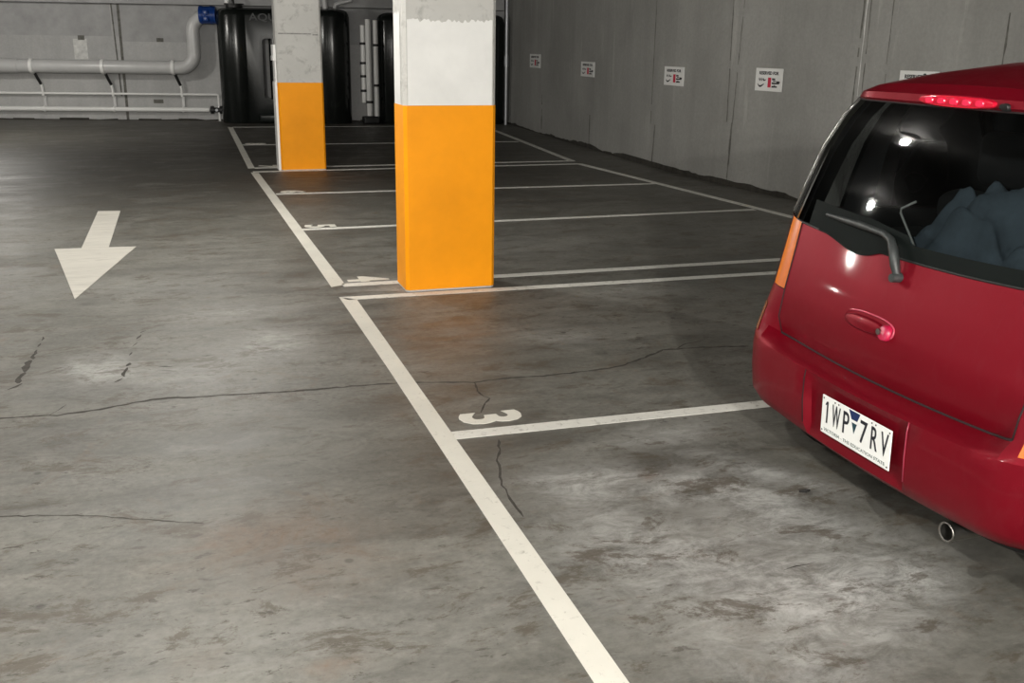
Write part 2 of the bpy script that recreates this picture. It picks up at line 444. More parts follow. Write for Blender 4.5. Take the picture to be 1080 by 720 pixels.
WR = [(7.06, 24.3), (6.93, 21.42), (6.652, 16.87), (6.53, 14.3), (6.44, 12.63), (6.50, 11.2), (6.655, 9.5), (6.80, 7.6), (6.86, 4.0), (6.86, -7)]
def wall_x(y):
    for a, b in zip(WR, WR[1:]):
        if b[1] <= y <= a[1]:
            t = (y - a[1]) / (b[1] - a[1]); return a[0] + t * (b[0] - a[0])
def rw_pt(y, z, off=.002):
    return (wall_x(y) - off, y, z)
def rw_quad(y, w, z0, z1, off=.002, dy=0):
    return [rw_pt(y + w / 2 + dy, z0, off), rw_pt(y - w / 2 + dy, z0, off), rw_pt(y - w / 2, z1, off), rw_pt(y + w / 2, z1, off)]
def rw_seam(y, w, z0, z1, dy=0):
    r_ = random.Random(int(y * 1000)); out = []
    n = max(3, int((z1 - z0) / .09)); yy = [y + dy * (1 - k / n) + r_.uniform(-.004, .004) for k in range(n + 1)]; ww = [w * r_.uniform(.25, .95) for k in range(n + 1)]
    for k in range(n):
        if r_.random() < .12: continue
        za, zb = z0 + (z1 - z0) * k / n, z0 + (z1 - z0) * (k + 1) / n
        out.append([rw_pt(yy[k] + ww[k] / 2, za), rw_pt(yy[k] - ww[k] / 2, za), rw_pt(yy[k + 1] - ww[k + 1] / 2, zb), rw_pt(yy[k + 1] + ww[k + 1] / 2, zb)])
    return out

rq = []
for (y, w, z0, z1, dy) in [(18.81, .07, 0, .75, 0), (15.97, .07, 0, .55, .0), (13.2, .05, 0, .6, .05), (13.36, .03, .6, 2.7, 0), (11.14, .045, 0, .78, .02), (11.3, .028, .78, 2.7, -.05), (11.06, .02, 0, 2.3, .1),
                           (9.02, .035, .2, 2.7, .05), (8.93, .02, .9, 2.7, 0), (8.62, .02, .8, 2.7, 0), (7.2, .03, 0, 2.7, 0), (4.7, .03, 0, 2.7, 0), (2.2, .03, 0, 2.7, 0)]:
    rq += rw_seam(y, w, z0, z1, dy)
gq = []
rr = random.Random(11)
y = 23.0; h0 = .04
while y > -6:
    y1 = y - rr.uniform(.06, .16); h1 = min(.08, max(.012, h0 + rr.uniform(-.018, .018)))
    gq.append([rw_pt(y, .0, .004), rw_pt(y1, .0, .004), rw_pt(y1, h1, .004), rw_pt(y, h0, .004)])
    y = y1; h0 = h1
lq = rw_seam(8.99, .02, 1.2, 2.7, 0)
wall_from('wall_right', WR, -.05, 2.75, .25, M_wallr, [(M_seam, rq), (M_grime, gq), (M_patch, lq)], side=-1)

def bw(x, z, off=.003): return (x - off * .196, back_y(x) - off * .98, z)
def bq(x0, x1, z0, z1, off=.003, dx=0): return [bw(x0 + dx, z0, off), bw(x1 + dx, z0, off), bw(x1, z1, off), bw(x0, z1, off)]
be_seam = [bq(-1.03, -.975, 0, 2.75, .004), bq(-1.16, -1.13, .5, 2.75, .004, .06)]
be_up = [bq(-14, -1.17, 1.72, 2.75), bq(-1.12, -1.03, 1.72, 2.75), bq(-.975, 7, 1.62, 2.75)]
be_patch = [bq(-1.95, -1.68, 1.25, 1.66, .004)]
be_dark = [bq(-1.85, -1.72, 1.64, 1.73, .005), bq(-.29, -.15, 1.62, 1.70, .005), bq(-.45, -.25, .36, .44, .005)]
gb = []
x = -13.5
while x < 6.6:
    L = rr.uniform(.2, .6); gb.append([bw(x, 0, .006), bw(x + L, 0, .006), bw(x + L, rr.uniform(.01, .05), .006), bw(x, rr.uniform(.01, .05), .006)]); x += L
wall_from('wall_back', [(-14, back_y(-14)), (7.2, back_y(7.2))], -.05, 2.75, .25, M_wallb, [(M_seam, be_seam + be_dark), (M_upper, be_up), (M_patch, be_patch), (M_grime, gb)], side=-1)
wall_from('wall_left', [(-13.8, -7), (-13.8, 26.1)], -.05, 2.75, .25, M_wallb, side=-1)
wall_from('wall_rear', [(7.1, -6.9), (-14, -6.9)], -.05, 2.75, .25, M_wallb, side=-1)
bm = bmesh.new(); add_box(bm, -14.1, 7.4, -7.2, 26.3, 2.75, 3.0)
struct(bm_obj('ceiling', bm, M_ceil))
# downstand beam along the back wall, its lower edge just cuts the top of the view
bm = bmesh.new()
add_prism(bm, [bw(-13.7, 0, .01)[:2], bw(6.9, 0, .01)[:2], bw(6.9, 0, .4)[:2], bw(-13.7, 0, .4)[:2]], 2.37, 2.745)
struct(bm_obj('trim_1', bm, M_upper))

# ------------------------------------------------------------------ painted markings
def marking(name, pts, mat, label, cat='line marking', group=None, z=.003):
    bm = bmesh.new(); add_prism(bm, pts, 0.0008, z)
    return tag(bm_obj(name, bm, mat), label, cat, group)

marking('painted_edge_line', [(.951, .3), (1.045, .3), (1.05, 2.756), (1.056, 6.52), (.952, 6.60), (.963, 5.0), (.96, 2.78)], M_line,
        'thick white bay-edge line running from the foreground to the near orange column')
marking('painted_edge_line', [(.944, 6.92), (1.05, 6.97), (1.036, 8.017), (.965, 13.60), (.868, 13.66), (.93, 8.5)], M_line,
        'thick white bay-edge line between the near and the far orange columns')
marking('painted_edge_line', [(.865, 14.13), (.955, 14.17), (1.05, 21.16), (.955, 21.27)], M_line,
        'thick white bay-edge line between the far orange column and the black tanks')
def tline(x0, x1, y0, y1, w, label, skew=0):
    return marking('painted_bay_line', [(x0, y0 - w / 2), (x1, y1 - w / 2), (x1, y1 + w / 2), (x0 - skew, y0 + w / 2)], M_line2, label)
tline(1.053, 5.9, 3.975, 3.92, .088, 'white bay line beside the painted 3, running under the red car')
tline(1.0, 5.9, 6.565, 6.52, .088, 'white bay line along the front foot of the near orange column', .05)
tline(1.03, 5.9, 6.955, 6.975, .092, 'white bay line just behind the near orange column')
tline(1.02, 5.825, 9.255, 9.36, .085, 'white bay line with the painted 5, first one beyond the near column')
tline(1.0, 5.685, 11.60, 11.53, .085, 'white bay line halfway between the two orange columns')
tline(.9, 5.515, 13.73, 13.80, .095, 'white bay line along the front foot of the far orange column')
tline(.95, 5.58, 14.165, 14.19, .095, 'white bay line just behind the far orange column')
tline(1.0, 5.8, 17.46, 17.33, .095, 'white bay line halfway from the far column to the tanks')
tline(1.04, 6.15, 21.22, 20.95, .095, 'white bay line right in front of the black tanks')
marking('painted_stop_line', [(5.55, 14.15), (5.645, 14.15), (6.125, 19.5), (6.22, 20.95), (6.12, 20.95), (6.03, 19.5)], M_line2, 'far white line along the right wall, behind the far column row')
marking('painted_stop_line', [(5.52, 13.84), (5.62, 13.80), (5.80, 11.4), (5.985, 8.85), (6.05, 6.95), (5.96, 6.95), (5.89, 8.85), (5.705, 11.4)], M_line2, 'near white line along the right wall, ending behind the red car')
# arrow
marking('painted_arrow', [(-.824, 10.77), (-.612, 10.745), (-.619, 8.80), (-.404, 8.775), (-.733, 7.0), (-1.034, 8.82), (-.829, 8.81)], M_arrow,
        'large white arrow painted on the driveway, pointing toward the viewer', 'arrow')
def number(txt, x0, x1, y0, y1, label):
    M = Matrix.Translation(((x0 + x1) / 2, (y0 + y1) / 2, .0008)) @ Matrix.Rotation(-PI / 2, 4, 'Z')
    o = text_obj('painted_number', txt, y1 - y0, x1 - x0, M_line, None, M, extrude=.0025, bold=.035)
    return tag(o, label, 'painted number')
number('3', 1.128, 1.425, 4.075, 4.22, 'white painted bay number 3 on the floor, nearest the viewer')
number('4', 1.085, 1.385, 7.03, 7.20, 'white painted bay number 4 beside the near orange column')
number('5', 1.055, 1.345, 9.33, 9.49, 'white painted bay number 5 between the two columns')
number('6', 1.06, 1.35, 11.66, 11.85, 'white painted bay number 6 short of the far column')
number('7', 1.02, 1.27, 14.24, 14.46, 'white painted bay number 7 beside the far column')
number('8', 1.05, 1.4, 17.53, 17.76, 'white painted bay number 8 nearest the black tanks')

# ------------------------------------------------------------------ columns
def column(x0, x1, y0, y1, zo, label, white=True, panel_top=1.80):
    ch = .022
    cx, cy = (x0 + x1) / 2, (y0 + y1) / 2
    t = empty('concrete_column', label, 'column', (cx, cy, 0))
    a, b = (x1 - x0) / 2, (y1 - y0) / 2
    def outline(e=0, c=ch):
        A, Bb = a + e, b + e
        return [(-A + c, -Bb), (A - c, -Bb), (A, -Bb + c), (A, Bb - c), (A - c, Bb), (-A + c, Bb), (-A, Bb - c), (-A, -Bb + c)]
    bm = bmesh.new(); add_prism(bm, outline(), 0, 2.748); bm_obj('shaft', bm, M_conc, t)
    bm = bmesh.new()
    o1 = outline(.0025)
    add_prism(bm, o1, .012, zo)
    bm_obj('orange_paint_band', bm, M_orange, t)
    if white:
        # roller-painted panels: ragged edged, one per visible face
        r2 = random.Random(5)
        def panel(p0, p1, nrm, m0, m1, zt):
            P0 = Vector((*p0, 0)); P1 = Vector((*p1, 0)); d = P1 - P0; n = Vector((*nrm, 0)) * .0022
            N = 40; top = []; bot = []
            for i in range(N + 1):
                u = m0 + (1 - m0 - m1) * i / N
                top.append(P0 + d * u + n + Vector((0, 0, zt + r2.uniform(-.012, .012))))
                bot.append(P0 + d * u + n + Vector((0, 0, zo + .001)))
            return bot + top[::-1]
        vs = []; fs = []
        for pl in [panel(o_, p_, n_, m0, m1, zt) for o_, p_, n_, m0, m1, zt in
                   [((-a + ch, -b), (a - ch, -b), (0, -1), .008, .012, panel_top), ((-a, b - ch), (-a, -b + ch), (-1, 0), .06, .25, panel_top + .05)]]:
            k = len(vs); vs += pl; n = len(pl) // 2
            for i in range(n - 1):
                fs.append((k + i, k + i + 1, k + 2 * n - 2 - i, k + 2 * n - 1 - i))
        mesh_obj('white_paint_panel', vs, fs, M_white, t)
    return t
c1 = column(1.425, 2.058, 6.64, 6.96, 1.262, 'near square column, orange below and white above, beside the painted 4')
c2 = column(1.285, 1.875, 13.79, 14.12, 1.145, 'far square column, orange below and bare grey concrete above', False)
# chipped white corner strip on the aisle side of the far column, and its form line
bm = bmesh.new()
pr = [(-.300, -.13), (-.330, -.13), (-.330, .165), (-.300, .165)]
add_prism(bm, pr, 0, 1.15)
add_prism(bm, [(-.298, -.10), (-.316, -.10), (-.316, .165), (-.298, .165)], 1.15, 1.5)
add_prism(bm, [(-.298, -.12), (-.338, -.12), (-.338, .165), (-.298, .165)], 1.42, 1.48)
add_prism(bm, [(-.298, -.12), (-.330, -.12), (-.330, .165), (-.298, .165)], 1.48, 1.62)
bm_obj('corner_strip', bm, M_pvcw, c2)
bm = bmesh.new()
add_box(bm, -.26, .16, -.1675, -.16, 1.752, 1.768); add_box(bm, .18, .25, -.1675, -.16, 1.742, 1.758)
bm_obj('form_line', bm, plain('form_line_grey', (.26, .255, .245), .9, var=.4, vscale=30), c2)

# ------------------------------------------------------------------ tanks
TR = math.atan(-.2)
def tank(x0, L, depth, H, label, slots, word=None, fit=0):
    """slimline tank: rounded ends, domed shoulders, see-through slots; local x along the back wall"""
    cx = x0 + L / 2 * math.cos(TR); yc = back_y(cx) - depth / 2 - .05
    t = empty('rainwater_tank', label, 'tank', (cx, yc, 0), TR, 'black slimline rainwater tanks along the back wall')
    r = depth / 2; n = 14
    def ring(s, ri):
        P = []
        hl = L / 2 - r; a0 = math.asin(.76); N = 2 * n
        for k in range(N + 1):
            a = -PI + a0 + (2 * PI - 2 * a0) * k / N; P.append((hl + ri * math.cos(a), ri * math.sin(a)))
        for k in range(N + 1):
            a = a0 + (2 * PI - 2 * a0) * k / N; P.append((-hl + ri * math.cos(a), ri * math.sin(a)))
        return P
    bm = bmesh.new(); rings = []
    prof = [(0, r - .02), (.03, r), (H - .16, r), (H - .10, r - .015), (H - .05, r - .05), (H - .02, r - .11), (H, r - .20)]
    for z, ri in prof:
        rings.append([bm.verts.new((px, py, z)) for px, py in ring(0, ri)])
    m = len(rings[0])
    for A, B in zip(rings, rings[1:]):
        for k in range(m): bm.faces.new((A[k], A[(k + 1) % m], B[(k + 1) % m], B[k]))
    bm.faces.new(rings[0][::-1]); bm.faces.new(rings[-1])
    body = bm_obj('tank_body', bm, M_black_tank, t)
    if slots:
        bm = bmesh.new()
        for sx, w, z0, z1 in slots: add_box(bm, sx - w / 2, sx + w / 2, -depth, depth, z0, z1, .06, 3)
        cut = bm_obj('cutter', bm, M_black_tank); cut.parent = t
        md = body.modifiers.new('cut', 'BOOLEAN'); md.operation = 'DIFFERENCE'; md.object = cut; md.solver = 'EXACT'
        me = eval_mesh(body); body.modifiers.clear(); body.data = me
        bpy.data.objects.remove(cut)
        for sx, w, z0, z1 in slots:
            bm = bmesh.new(); add_cyl(bm, (sx + w * .16, -.1, z0 - .02), (sx + w * .16, -.1, z1 + .02), .085, n=20, caps=False)
            bm_obj('slot_brace', bm, M_black_tank, t, True)
    me = body.data; me.polygons.foreach_set('use_smooth', [True] * len(me.polygons)); me.set_sharp_from_angle(angle=math.radians(35))
    bm = bmesh.new(); lx = -L / 2 + .37 if not fit else L / 2 - .6
    add_cyl(bm, (lx, 0, H - .01), (lx, 0, H + .05), .17); add_cyl(bm, (lx, 0, H + .05), (lx, 0, H + .075), .20)
    bm_obj('tank_lid', bm, M_blackp, t, True, 30)
    # moulded foot
    for sx, w, z0, z1 in slots:
        bm = bmesh.new(); add_box(bm, sx - w / 2 - .12, sx + w / 2 + .1, -depth / 2 - .0, -depth / 2 + .10, .02, .20, .045, 4)
        bm_obj('moulded_foot', bm, M_black_tank, t, True, 40)
    if word:
        M = Matrix.Translation((word[1], -depth / 2 * .76 - .001, word[2])) @ Matrix.Rotation(PI / 2, 4, 'X')
        text_obj('moulded_lettering', word[0], word[3], .17, M_letter_tank, t, M, extrude=.012, bold=.01)
    return t, lx
t1, lx1 = tank(.93, 2.72, .74, 2.33, 'black slimline rainwater tank behind the far orange column', [(-.28, .30, .50, 1.72), (.55, .30, .50, 1.72)], ('AQUA', -.30, 2.13, .74))
t2, lx2 = tank(4.17, 2.72, .62, 2.28, 'black slimline rainwater tank in the far right corner, behind the near column', [(.1, .3, .5, 1.7)], None, 1)
def pipe_thing(name, label, cat, bm, mat, group=None):
    return tag(bm_obj(name, bm, mat, None, True, 40), label, cat, group)
# inlet pipe dropping into the first tank
def loc(t, x, y, z):
    c, s = math.cos(TR), math.sin(TR); return (t.location.x + c * x - s * y, t.location.y + s * x + c * y, z)
bm = bmesh.new(); add_tube(bm, [loc(t1, lx1 - .14, -.03, 2.41), loc(t1, lx1 - .12, -.03, 2.55), loc(t1, lx1 - .12, -.03, 2.745)], .055)
pipe_thing('inlet_pipe', 'short white inlet pipe dropping onto the lid of the left tank', 'pipe', bm, M_pvcw)
bm = bmesh.new(); add_tube(bm, [loc(t1, lx1 + .02, -.24, 2.37), loc(t1, lx1 + .02, -.25, 2.43), loc(t1, lx1 - .01, -.2, 2.55), loc(t1, lx1 - .01, -.2, 2.74)], .028)
pipe_thing('overflow_hose', 'thin black hose rising from the front of the left tank', 'hose', bm, M_blackp)
bm = bmesh.new(); add_tube(bm, [loc(t1, .88, -.05, 2.335), loc(t1, .85, -.05, 2.745)], .06)
pipe_thing('inlet_pipe', 'short grey inlet pipe above the tank, just right of the far column', 'pipe', bm, M_pvc)
bm = bmesh.new(); add_tube(bm, [loc(t1, 1.07, -.05, 2.345), loc(t1, 1.09, -.05, 2.42), loc(t1, 1.22, -.05, 2.47), loc(t1, 1.40, -.05, 2.50), loc(t1, 1.40, -.05, 2.745)], .045)
pipe_thing('inlet_pipe', 'bent grey inlet pipe on the right shoulder of the left tank', 'pipe', bm, M_pvc)

# white riser pipes in the gap between the tanks
def riser(x, z0, z1, r, dy, label, clips):
    y = back_y(x) - dy
    t = empty('riser_pipe', label, 'pipe', (x, y, z0), 0, 'white riser pipes between the tanks')
    bm = bmesh.new(); add_cyl(bm, (0, 0, 0), (0, 0, z1 - z0), r, n=18); bm_obj('pipe', bm, M_pvcw, t, True, 40)
    for z in clips:
        bm = bmesh.new(); add_cyl(bm, (0, 0, z - z0 - .025), (0, 0, z - z0 + .025), r * 1.22, n=18); bm_obj('clip', bm, M_blackp, t, True, 40)
    return t
riser(3.855, .43, 2.02, .055, .45, 'leftmost of the three white riser pipes between the tanks', [1.65, 1.25, .98, .68])
riser(3.955, .16, 2.14, .062, .55, 'middle of the three white riser pipes between the tanks', [.45])
riser(4.085, .16, 2.12, .05, .66, 'rightmost of the three white riser pipes, beside the right tank', [1.62, .80])
bm = bmesh.new(); add_box(bm, 3.80, 4.14, back_y(4) - .72, back_y(4) - .40, 0, .15, .03)
tag(bm_obj('pump_box', bm, M_blackp), 'small black pump box on the floor under the white riser pipes', 'pump')
# grey conduit at the far corner
t = empty('conduit', 'thin grey conduit standing in the far right corner past the near column', 'conduit', (6.80, 21.20, 0))
bm = bmesh.new(); add_cyl(bm, (0, 0, 0), (0, 0, 2.74), .036, n=14); bm_obj('pipe', bm, M_steel, t, True, 40)
bm = bmesh.new(); add_cyl(bm, (0, 0, 1.22), (0, 0, 1.44), .052, n=14); bm_obj('coupling', bm, M_steel, t, True, 40)

# ------------------------------------------------------------------ pipes on the back wall
def wp(x, z, off): return Vector(bw(x, z, off))
t = empty('drain_pipe', 'large grey drain pipe along the back wall, bending up to the blue coupling', 'pipe', wp(-2, 0, .3))
def rel(v): return Vector(v) - Vector(t.location)
bm = bmesh.new()
path = [rel(wp(-13.6, 1.12, .30)), rel(wp(-3, 1.11, .30)), rel(wp(.18, 1.11, .30))]
def arc(cx, cz, r, a0, a1, n=8): return [rel(wp(cx + r * math.cos(math.radians(a0 + (a1 - a0) * k / n)), cz + r * math.sin(math.radians(a0 + (a1 - a0) * k / n)), .30)) for k in range(n + 1)]
path += arc(.20, 1.41, .30, -90, 0) + arc(.84, 1.83, .34, 180, 90)
add_tube(bm, path, .135, 24)
bm_obj('pipe', bm, M_pvc, t, True, 40)
bm = bmesh.new(); add_cyl(bm, rel(wp(-5.2, 1.11, .30)), rel(wp(-2.98, 1.11, .30)), .147, n=24); bm_obj('sleeve', bm, plain('pipe_sleeve_grey', (.55, .55, .545), .35), t, True, 40)
bm = bmesh.new()
add_cyl(bm, rel(wp(.66, 2.17, .30)), rel(wp(.99, 2.17, .30)), .175, n=28)
for xx in (.70, .91): add_cyl(bm, rel(wp(xx - .03, 2.17, .30)), rel(wp(xx + .03, 2.17, .30)), .185, n=28)
for zz in (2.10, 2.22): add_box(bm, *sum([[a - .05, a + .05] for a in rel(wp(.805, zz, .47))], []), .01)
bm_obj('blue_coupling', bm, M_blue, t, True, 35)
for x in (-2.72, -1.33, .06):
    bm = bmesh.new(); add_cyl(bm, rel(wp(x - .03, 1.11, .30)), rel(wp(x + .03, 1.11, .30)), .152, n=24)
    bm_obj('saddle_clamp', bm, M_pvcw, t, True, 40)
def wall_pipe(name, z, r, off, x1, label, tail=None):
    bm = bmesh.new(); pts = [wp(-13.6, z, off), wp(-5, z, off), wp(x1, z, off)] + (tail or [])
    add_tube(bm, pts, r, 12); return pipe_thing(name, label, 'pipe', bm, M_pvcw)
wall_pipe('water_pipe', .555, .024, .12, .86, 'thin white water pipe, upper of the two small pipes on the back wall', [wp(.895, .54, .12), wp(.90, .50, .12), wp(.90, .0, .12)])
t = empty('water_pipe', 'thicker white water pipe, lowest on the back wall, with a black valve', 'pipe', wp(-2, 0, .12))
bm = bmesh.new(); add_tube(bm, [rel(wp(-13.6, .235, .12)), rel(wp(-5, .235, .12)), rel(wp(.70, .235, .12))], .048, 14); bm_obj('pipe', bm, M_pvcw, t, True, 40)
bm = bmesh.new(); add_cyl(bm, rel(wp(.72, .235, .12)), rel(wp(1.02, .235, .12)), .05, n=14)
for xx in (.76, .94): add_cyl(bm, rel(wp(xx - .03, .235, .12)), rel(wp(xx + .03, .235, .12)), .085, n=14)
bm_obj('valve', bm, M_blackp, t, True, 40)
bm = bmesh.new(); add_cyl(bm, rel(wp(.86, .235, .17)), rel(wp(.86, .235, .23)), .03, n=10); bm_obj('valve_tap', bm, M_steel, t, True, 40)
for k, x in enumerate((-2.72, -1.33, .06)):
    w_ = ['left', 'middle', 'right'][k]
    t = empty('pipe_hanger', 'white and black hanger strap below the big pipe, %s one of three' % ['leftmost', 'middle', 'rightmost'][k], 'pipe bracket', wp(x, 0, .2), 0, 'hanger straps on the back wall pipes')
    bm = bmesh.new(); add_tube(bm, [rel(wp(x + .01, .975, .22)), rel(wp(x + .05, .85, .18)), rel(wp(x + .085, .74, .13))], .03, 8); bm_obj('black_strap', bm, M_blackp, t, True, 40)
    bm = bmesh.new(); add_tube(bm, [rel(wp(x + .085, .75, .13)), rel(wp(x + .10, .66, .12)), rel(wp(x + .10, .50, .12))], .026, 8); bm_obj('white_strap', bm, M_pvcw, t, True, 40)
    bm = bmesh.new(); add_cyl(bm, rel(wp(x + .085, .235, .12)), rel(wp(x + .115, .235, .12)), .064, n=14); bm_obj('clip', bm, M_pvcw, t, True, 40)
    bm = bmesh.new(); add_box(bm, *sum([[a - d, a + d] for a, d in zip(rel(wp(x + .10, .36, .03)), (.03, .02, .14))], []), .005); bm_obj('rail', bm, M_pvc, t)

# give everything fixed to the back wall its own axes along that wall
RW = Matrix.Rotation(TR, 4, 'Z')
for o in [o for o in bpy.data.objects if o.parent is None and o.name.split('.')[0] in ('water_pipe', 'drain_pipe', 'pipe_hanger')]:
    if o.type == 'MESH':
        L0 = wp(-2, 0, .12); o.data.transform(RW.inverted() @ Matrix.Translation(-L0)); o.location = L0
    for ch in o.children: ch.data.transform(RW.inverted())
    o.rotation_euler = (0, 0, TR)

# ------------------------------------------------------------------ wall signs
def sign(y, w, z0, z1, label):
    h = z1 - z0
    a = Vector((wall_x(y + w / 2), y + w / 2, 0)); b = Vector((wall_x(y - w / 2), y - w / 2, 0)); d = (b - a).normalized()
    n = Vector((d.y, -d.x, 0));  n = n if n.x < 0 else -n
    c = (a + b) / 2 + n * .012
    t = empty('parking_sign', label, 'sign', (c.x, c.y, z0), 0, 'reserved parking signs on the right wall')
    R = Matrix(((d.x, 0, n.x), (d.y, 0, n.y), (0, 1, 0))).to_4x4()
    def at(u, v, e=.006): return Matrix.Translation(d * (u * w) + n * e + Vector((0, 0, v * h))) @ R
    bm = bmesh.new(); add_box(bm, -w / 2, w / 2, 0, h, -.006, .006, .003, 2, R)
    bm_obj('panel', bm, M_sign, t)
    text_obj('lettering', 'RESERVED FOR', w * .72, h * .15, M_ink, t, at(0, .79), bold=.045)
    # left mark: a short dark word over a curved underline
    bm = bmesh.new()
    K = 12
    P = [(-.40 + .24 * k / K, .33 - .13 * math.sin(PI * (k / K) ** .8)) for k in range(K + 1)]
    up = [bm.verts.new(at(u, v + .035 * math.sin(PI * k / K) + .012) @ Vector((0, 0, .001))) for k, (u, v) in enumerate(P)]
    dn = [bm.verts.new(at(u, v - .035) @ Vector((0, 0, .001))) for u, v in P]
    for k in range(K): bm.faces.new((up[k], up[k + 1], dn[k + 1], dn[k]))
    Z = [(-.39, .44), (-.35, .56), (-.32, .44), (-.28, .56), (-.25, .44), (-.21, .55), (-.17, .46), (-.10, .49)]
    for (u0, v0), (u1, v1) in zip(Z, Z[1:]):
        q = [bm.verts.new(at(u, v) @ Vector((0, 0, .001))) for u, v in ((u0 - .012, v0 - .025), (u1 - .012, v1 - .025), (u1 + .012, v1 + .035), (u0 + .012, v0 + .035))]
        bm.faces.new(q)
    bm_obj('left_emblem', bm, M_ink, t)
    bm = bmesh.new(); q = [bm.verts.new(at(u, v) @ Vector((0, 0, .001))) for u, v in ((-.02, .17), (.10, .17), (.10, .60), (-.02, .60))]; bm.faces.new(q)
    bm_obj('red_block', bm, M_red, t)
    bm = bmesh.new()
    for u0, u1, v0, v1 in ((.13, .25, .49, .58), (.17, .29, .43, .48), (.13, .40, .32, .40), (.30, .42, .36, .46), (.13, .33, .17, .25), (.20, .27, .25, .29)):
        q = [bm.verts.new(at(u, v) @ Vector((0, 0, .001))) for u, v in ((u0, v0), (u1, v0 + .01), (u1, v1 - .01), (u0, v1))]; bm.faces.new(q)
    bm_obj('right_emblem', bm, M_ink, t)
    return t
sign(19.31, .75, 1.24, 1.50, 'white reserved-parking sign farthest along the right wall, next to the near column')
sign(16.12, .67, 1.17, 1.412, 'white reserved-parking sign second from the far end of the right wall')
sign(12.64, .585, 1.163, 1.411, 'white reserved-parking sign in the middle of the right wall')
sign(10.465, .50, 1.185, 1.443, 'white reserved-parking sign with clear red block, left of the car roof')
sign(8.16, .50, 1.215, 1.475, 'white reserved-parking sign mostly hidden behind the car roof')

# ------------------------------------------------------------------ car
CX, CY = 2.05, 2.61
car = empty('hatchback_car', 'dark red hatchback parked nose to the right wall, seen from behind', 'car', (CX, CY, 0))
# rows: z rear centre, z rear edge, z side front, z front centre, rear x, front x, half width, rear corner r, front corner r
ROWS = [
    (.285, .318, .22, .22, .075, 3.70, .775, .24, .40),   # 0 bottom
    (.320, .348, .27, .27, .030, 3.79, .800, .25, .40),   # 1
    (.365, .375, .34, .34, .010, 3.84, .808, .25, .40),   # 2
    (.450, .460, .45, .45, .002, 3.86, .812, .25, .40),   # 3
    (.530, .545, .55, .55, .000, 3.86, .812, .25, .40),   # 4
    (.560, .590, .60, .60, .004, 3.855, .812, .25, .40),  # 5 lip
    (.574, .606, .62, .62, .022, 3.845, .811, .25, .40),  # 6 lip inner
    (.588, .622, .64, .64, .098, 3.82, .806, .24, .40),   # 7 foot of tailgate
    (.655, .685, .69, .68, .064, 3.78, .808, .24, .40),   # 8
    (.780, .788, .79, .76, .078, 3.66, .812, .24, .42),   # 9 lamp foot
    (.900, .925, .88, .85, .118, 3.38, .812, .22, .50),   # 10
    (1.005, 1.048, .97, .95, .150, 2.92, .806, .20, .50), # 11 belt
    (1.130, 1.165, 1.10, 1.12, .182, 2.62, .785, .20, .42), # 12
    (1.290, 1.310, 1.25, 1.28, .218, 2.32, .745, .20, .36), # 13
    (1.420, 1.425, 1.38, 1.42, .252, 2.05, .692, .21, .32), # 14
    (1.484, 1.485, 1.44, 1.475, .274, 1.92, .650, .22, .30), # 15 glass top
    (1.494, 1.495, 1.45, 1.485, .262, 1.89, .640, .22, .30), # 16 spoiler lip
    (1.518, 1.513, 1.47, 1.510, .262, 1.85, .622, .22, .30), # 17
    (1.552, 1.533, 1.505, 1.540, .300, 1.78, .590, .22, .30), # 18
    (1.594, 1.562, 1.54, 1.575, .440, 1.64, .525, .22, .30), # 19
    (1.626, 1.600, 1.59, 1.605, .640, 1.46, .380, .20, .25), # 20
    (1.638, 1.626, 1.625, 1.628, .820, 1.30, .200, .12, .15), # 21
]
FR = [0, .12, .24, .36, .455, .485, .60, .75, .88, 1.0]
NA = 8
ST = [0, .012, .055, .085, .13, .20, .30, .40, .50, .53, .62, .74, .86, .93, 1.0]
NFA = 6
FF = [1, .8, .6, .4, .2, 0]
cA = len(FR) - 1          # last flat column index
cS = cA + NA              # first side column
cF = cS + len(ST) - 1     # end of side
cG = cF + NFA             # end of front arc
NC = cG + len(FF)         # columns in half ring
def row_pts(R):
    zc, ze, zs, zf, xr, xf, W, rr_, rf = R
    bow, bowf = .022, .16
    P = []
    fl = W - rr_
    for f in FR:
        y = f * fl; P.append((xr + bow * (y / W) ** 2, y, zc + (ze - zc) * (y / W) ** 2))
    xe = P[-1][0]
    for k in range(1, NA + 1):
        a = PI / 2 * k / NA
        P.append((xe + rr_ * (1 - math.cos(a)), fl + rr_ * math.sin(a), P[cA][2] + (ze - P[cA][2]) * min(1, k / 4)))
    x0 = P[-1][0]; x1 = xf - bowf - rf
    for s in ST[1:]:
        x = x0 + (x1 - x0) * s
        bulge = .018 * math.sin(PI * min(1, s * .9 + .05))
        P.append((x, W + bulge - .018 * math.sin(PI * .05) * 1, ze + (zs - ze) * s))
    yS = P[-1][1]
    for k in range(1, NFA + 1):
        a = PI / 2 * k / NFA
        P.append((x1 + rf * math.sin(a), (yS - rf) + rf * math.cos(a), zs + (zf - zs) * .3 * k / NFA))
    xq, yq, zq = P[-1]
    for f in FF[1:]:
        P.append((xf - bowf * f * f, yq * f, zf + (zq - zf) * f * f))
    return P
GRID = [row_pts(R) for R in ROWS]
# the wing corners flare into the bumper, so the ledge fades out around the corner
for j, t_ in ((6, .10), (7, .30), (8, .62)):
    for i in range(cA - 1, NC):
        w_ = min(1, (i - (cA - 1)) / 3); w_ = w_ * w_ * (3 - 2 * w_)
        a_, b_ = GRID[5][i], GRID[9][i]
        tgt = [a_[k] + (b_[k] - a_[k]) * t_ for k in range(3)]
        GRID[j][i] = tuple(GRID[j][i][k] + (tgt[k] - GRID[j][i][k]) * w_ for k in range(3))
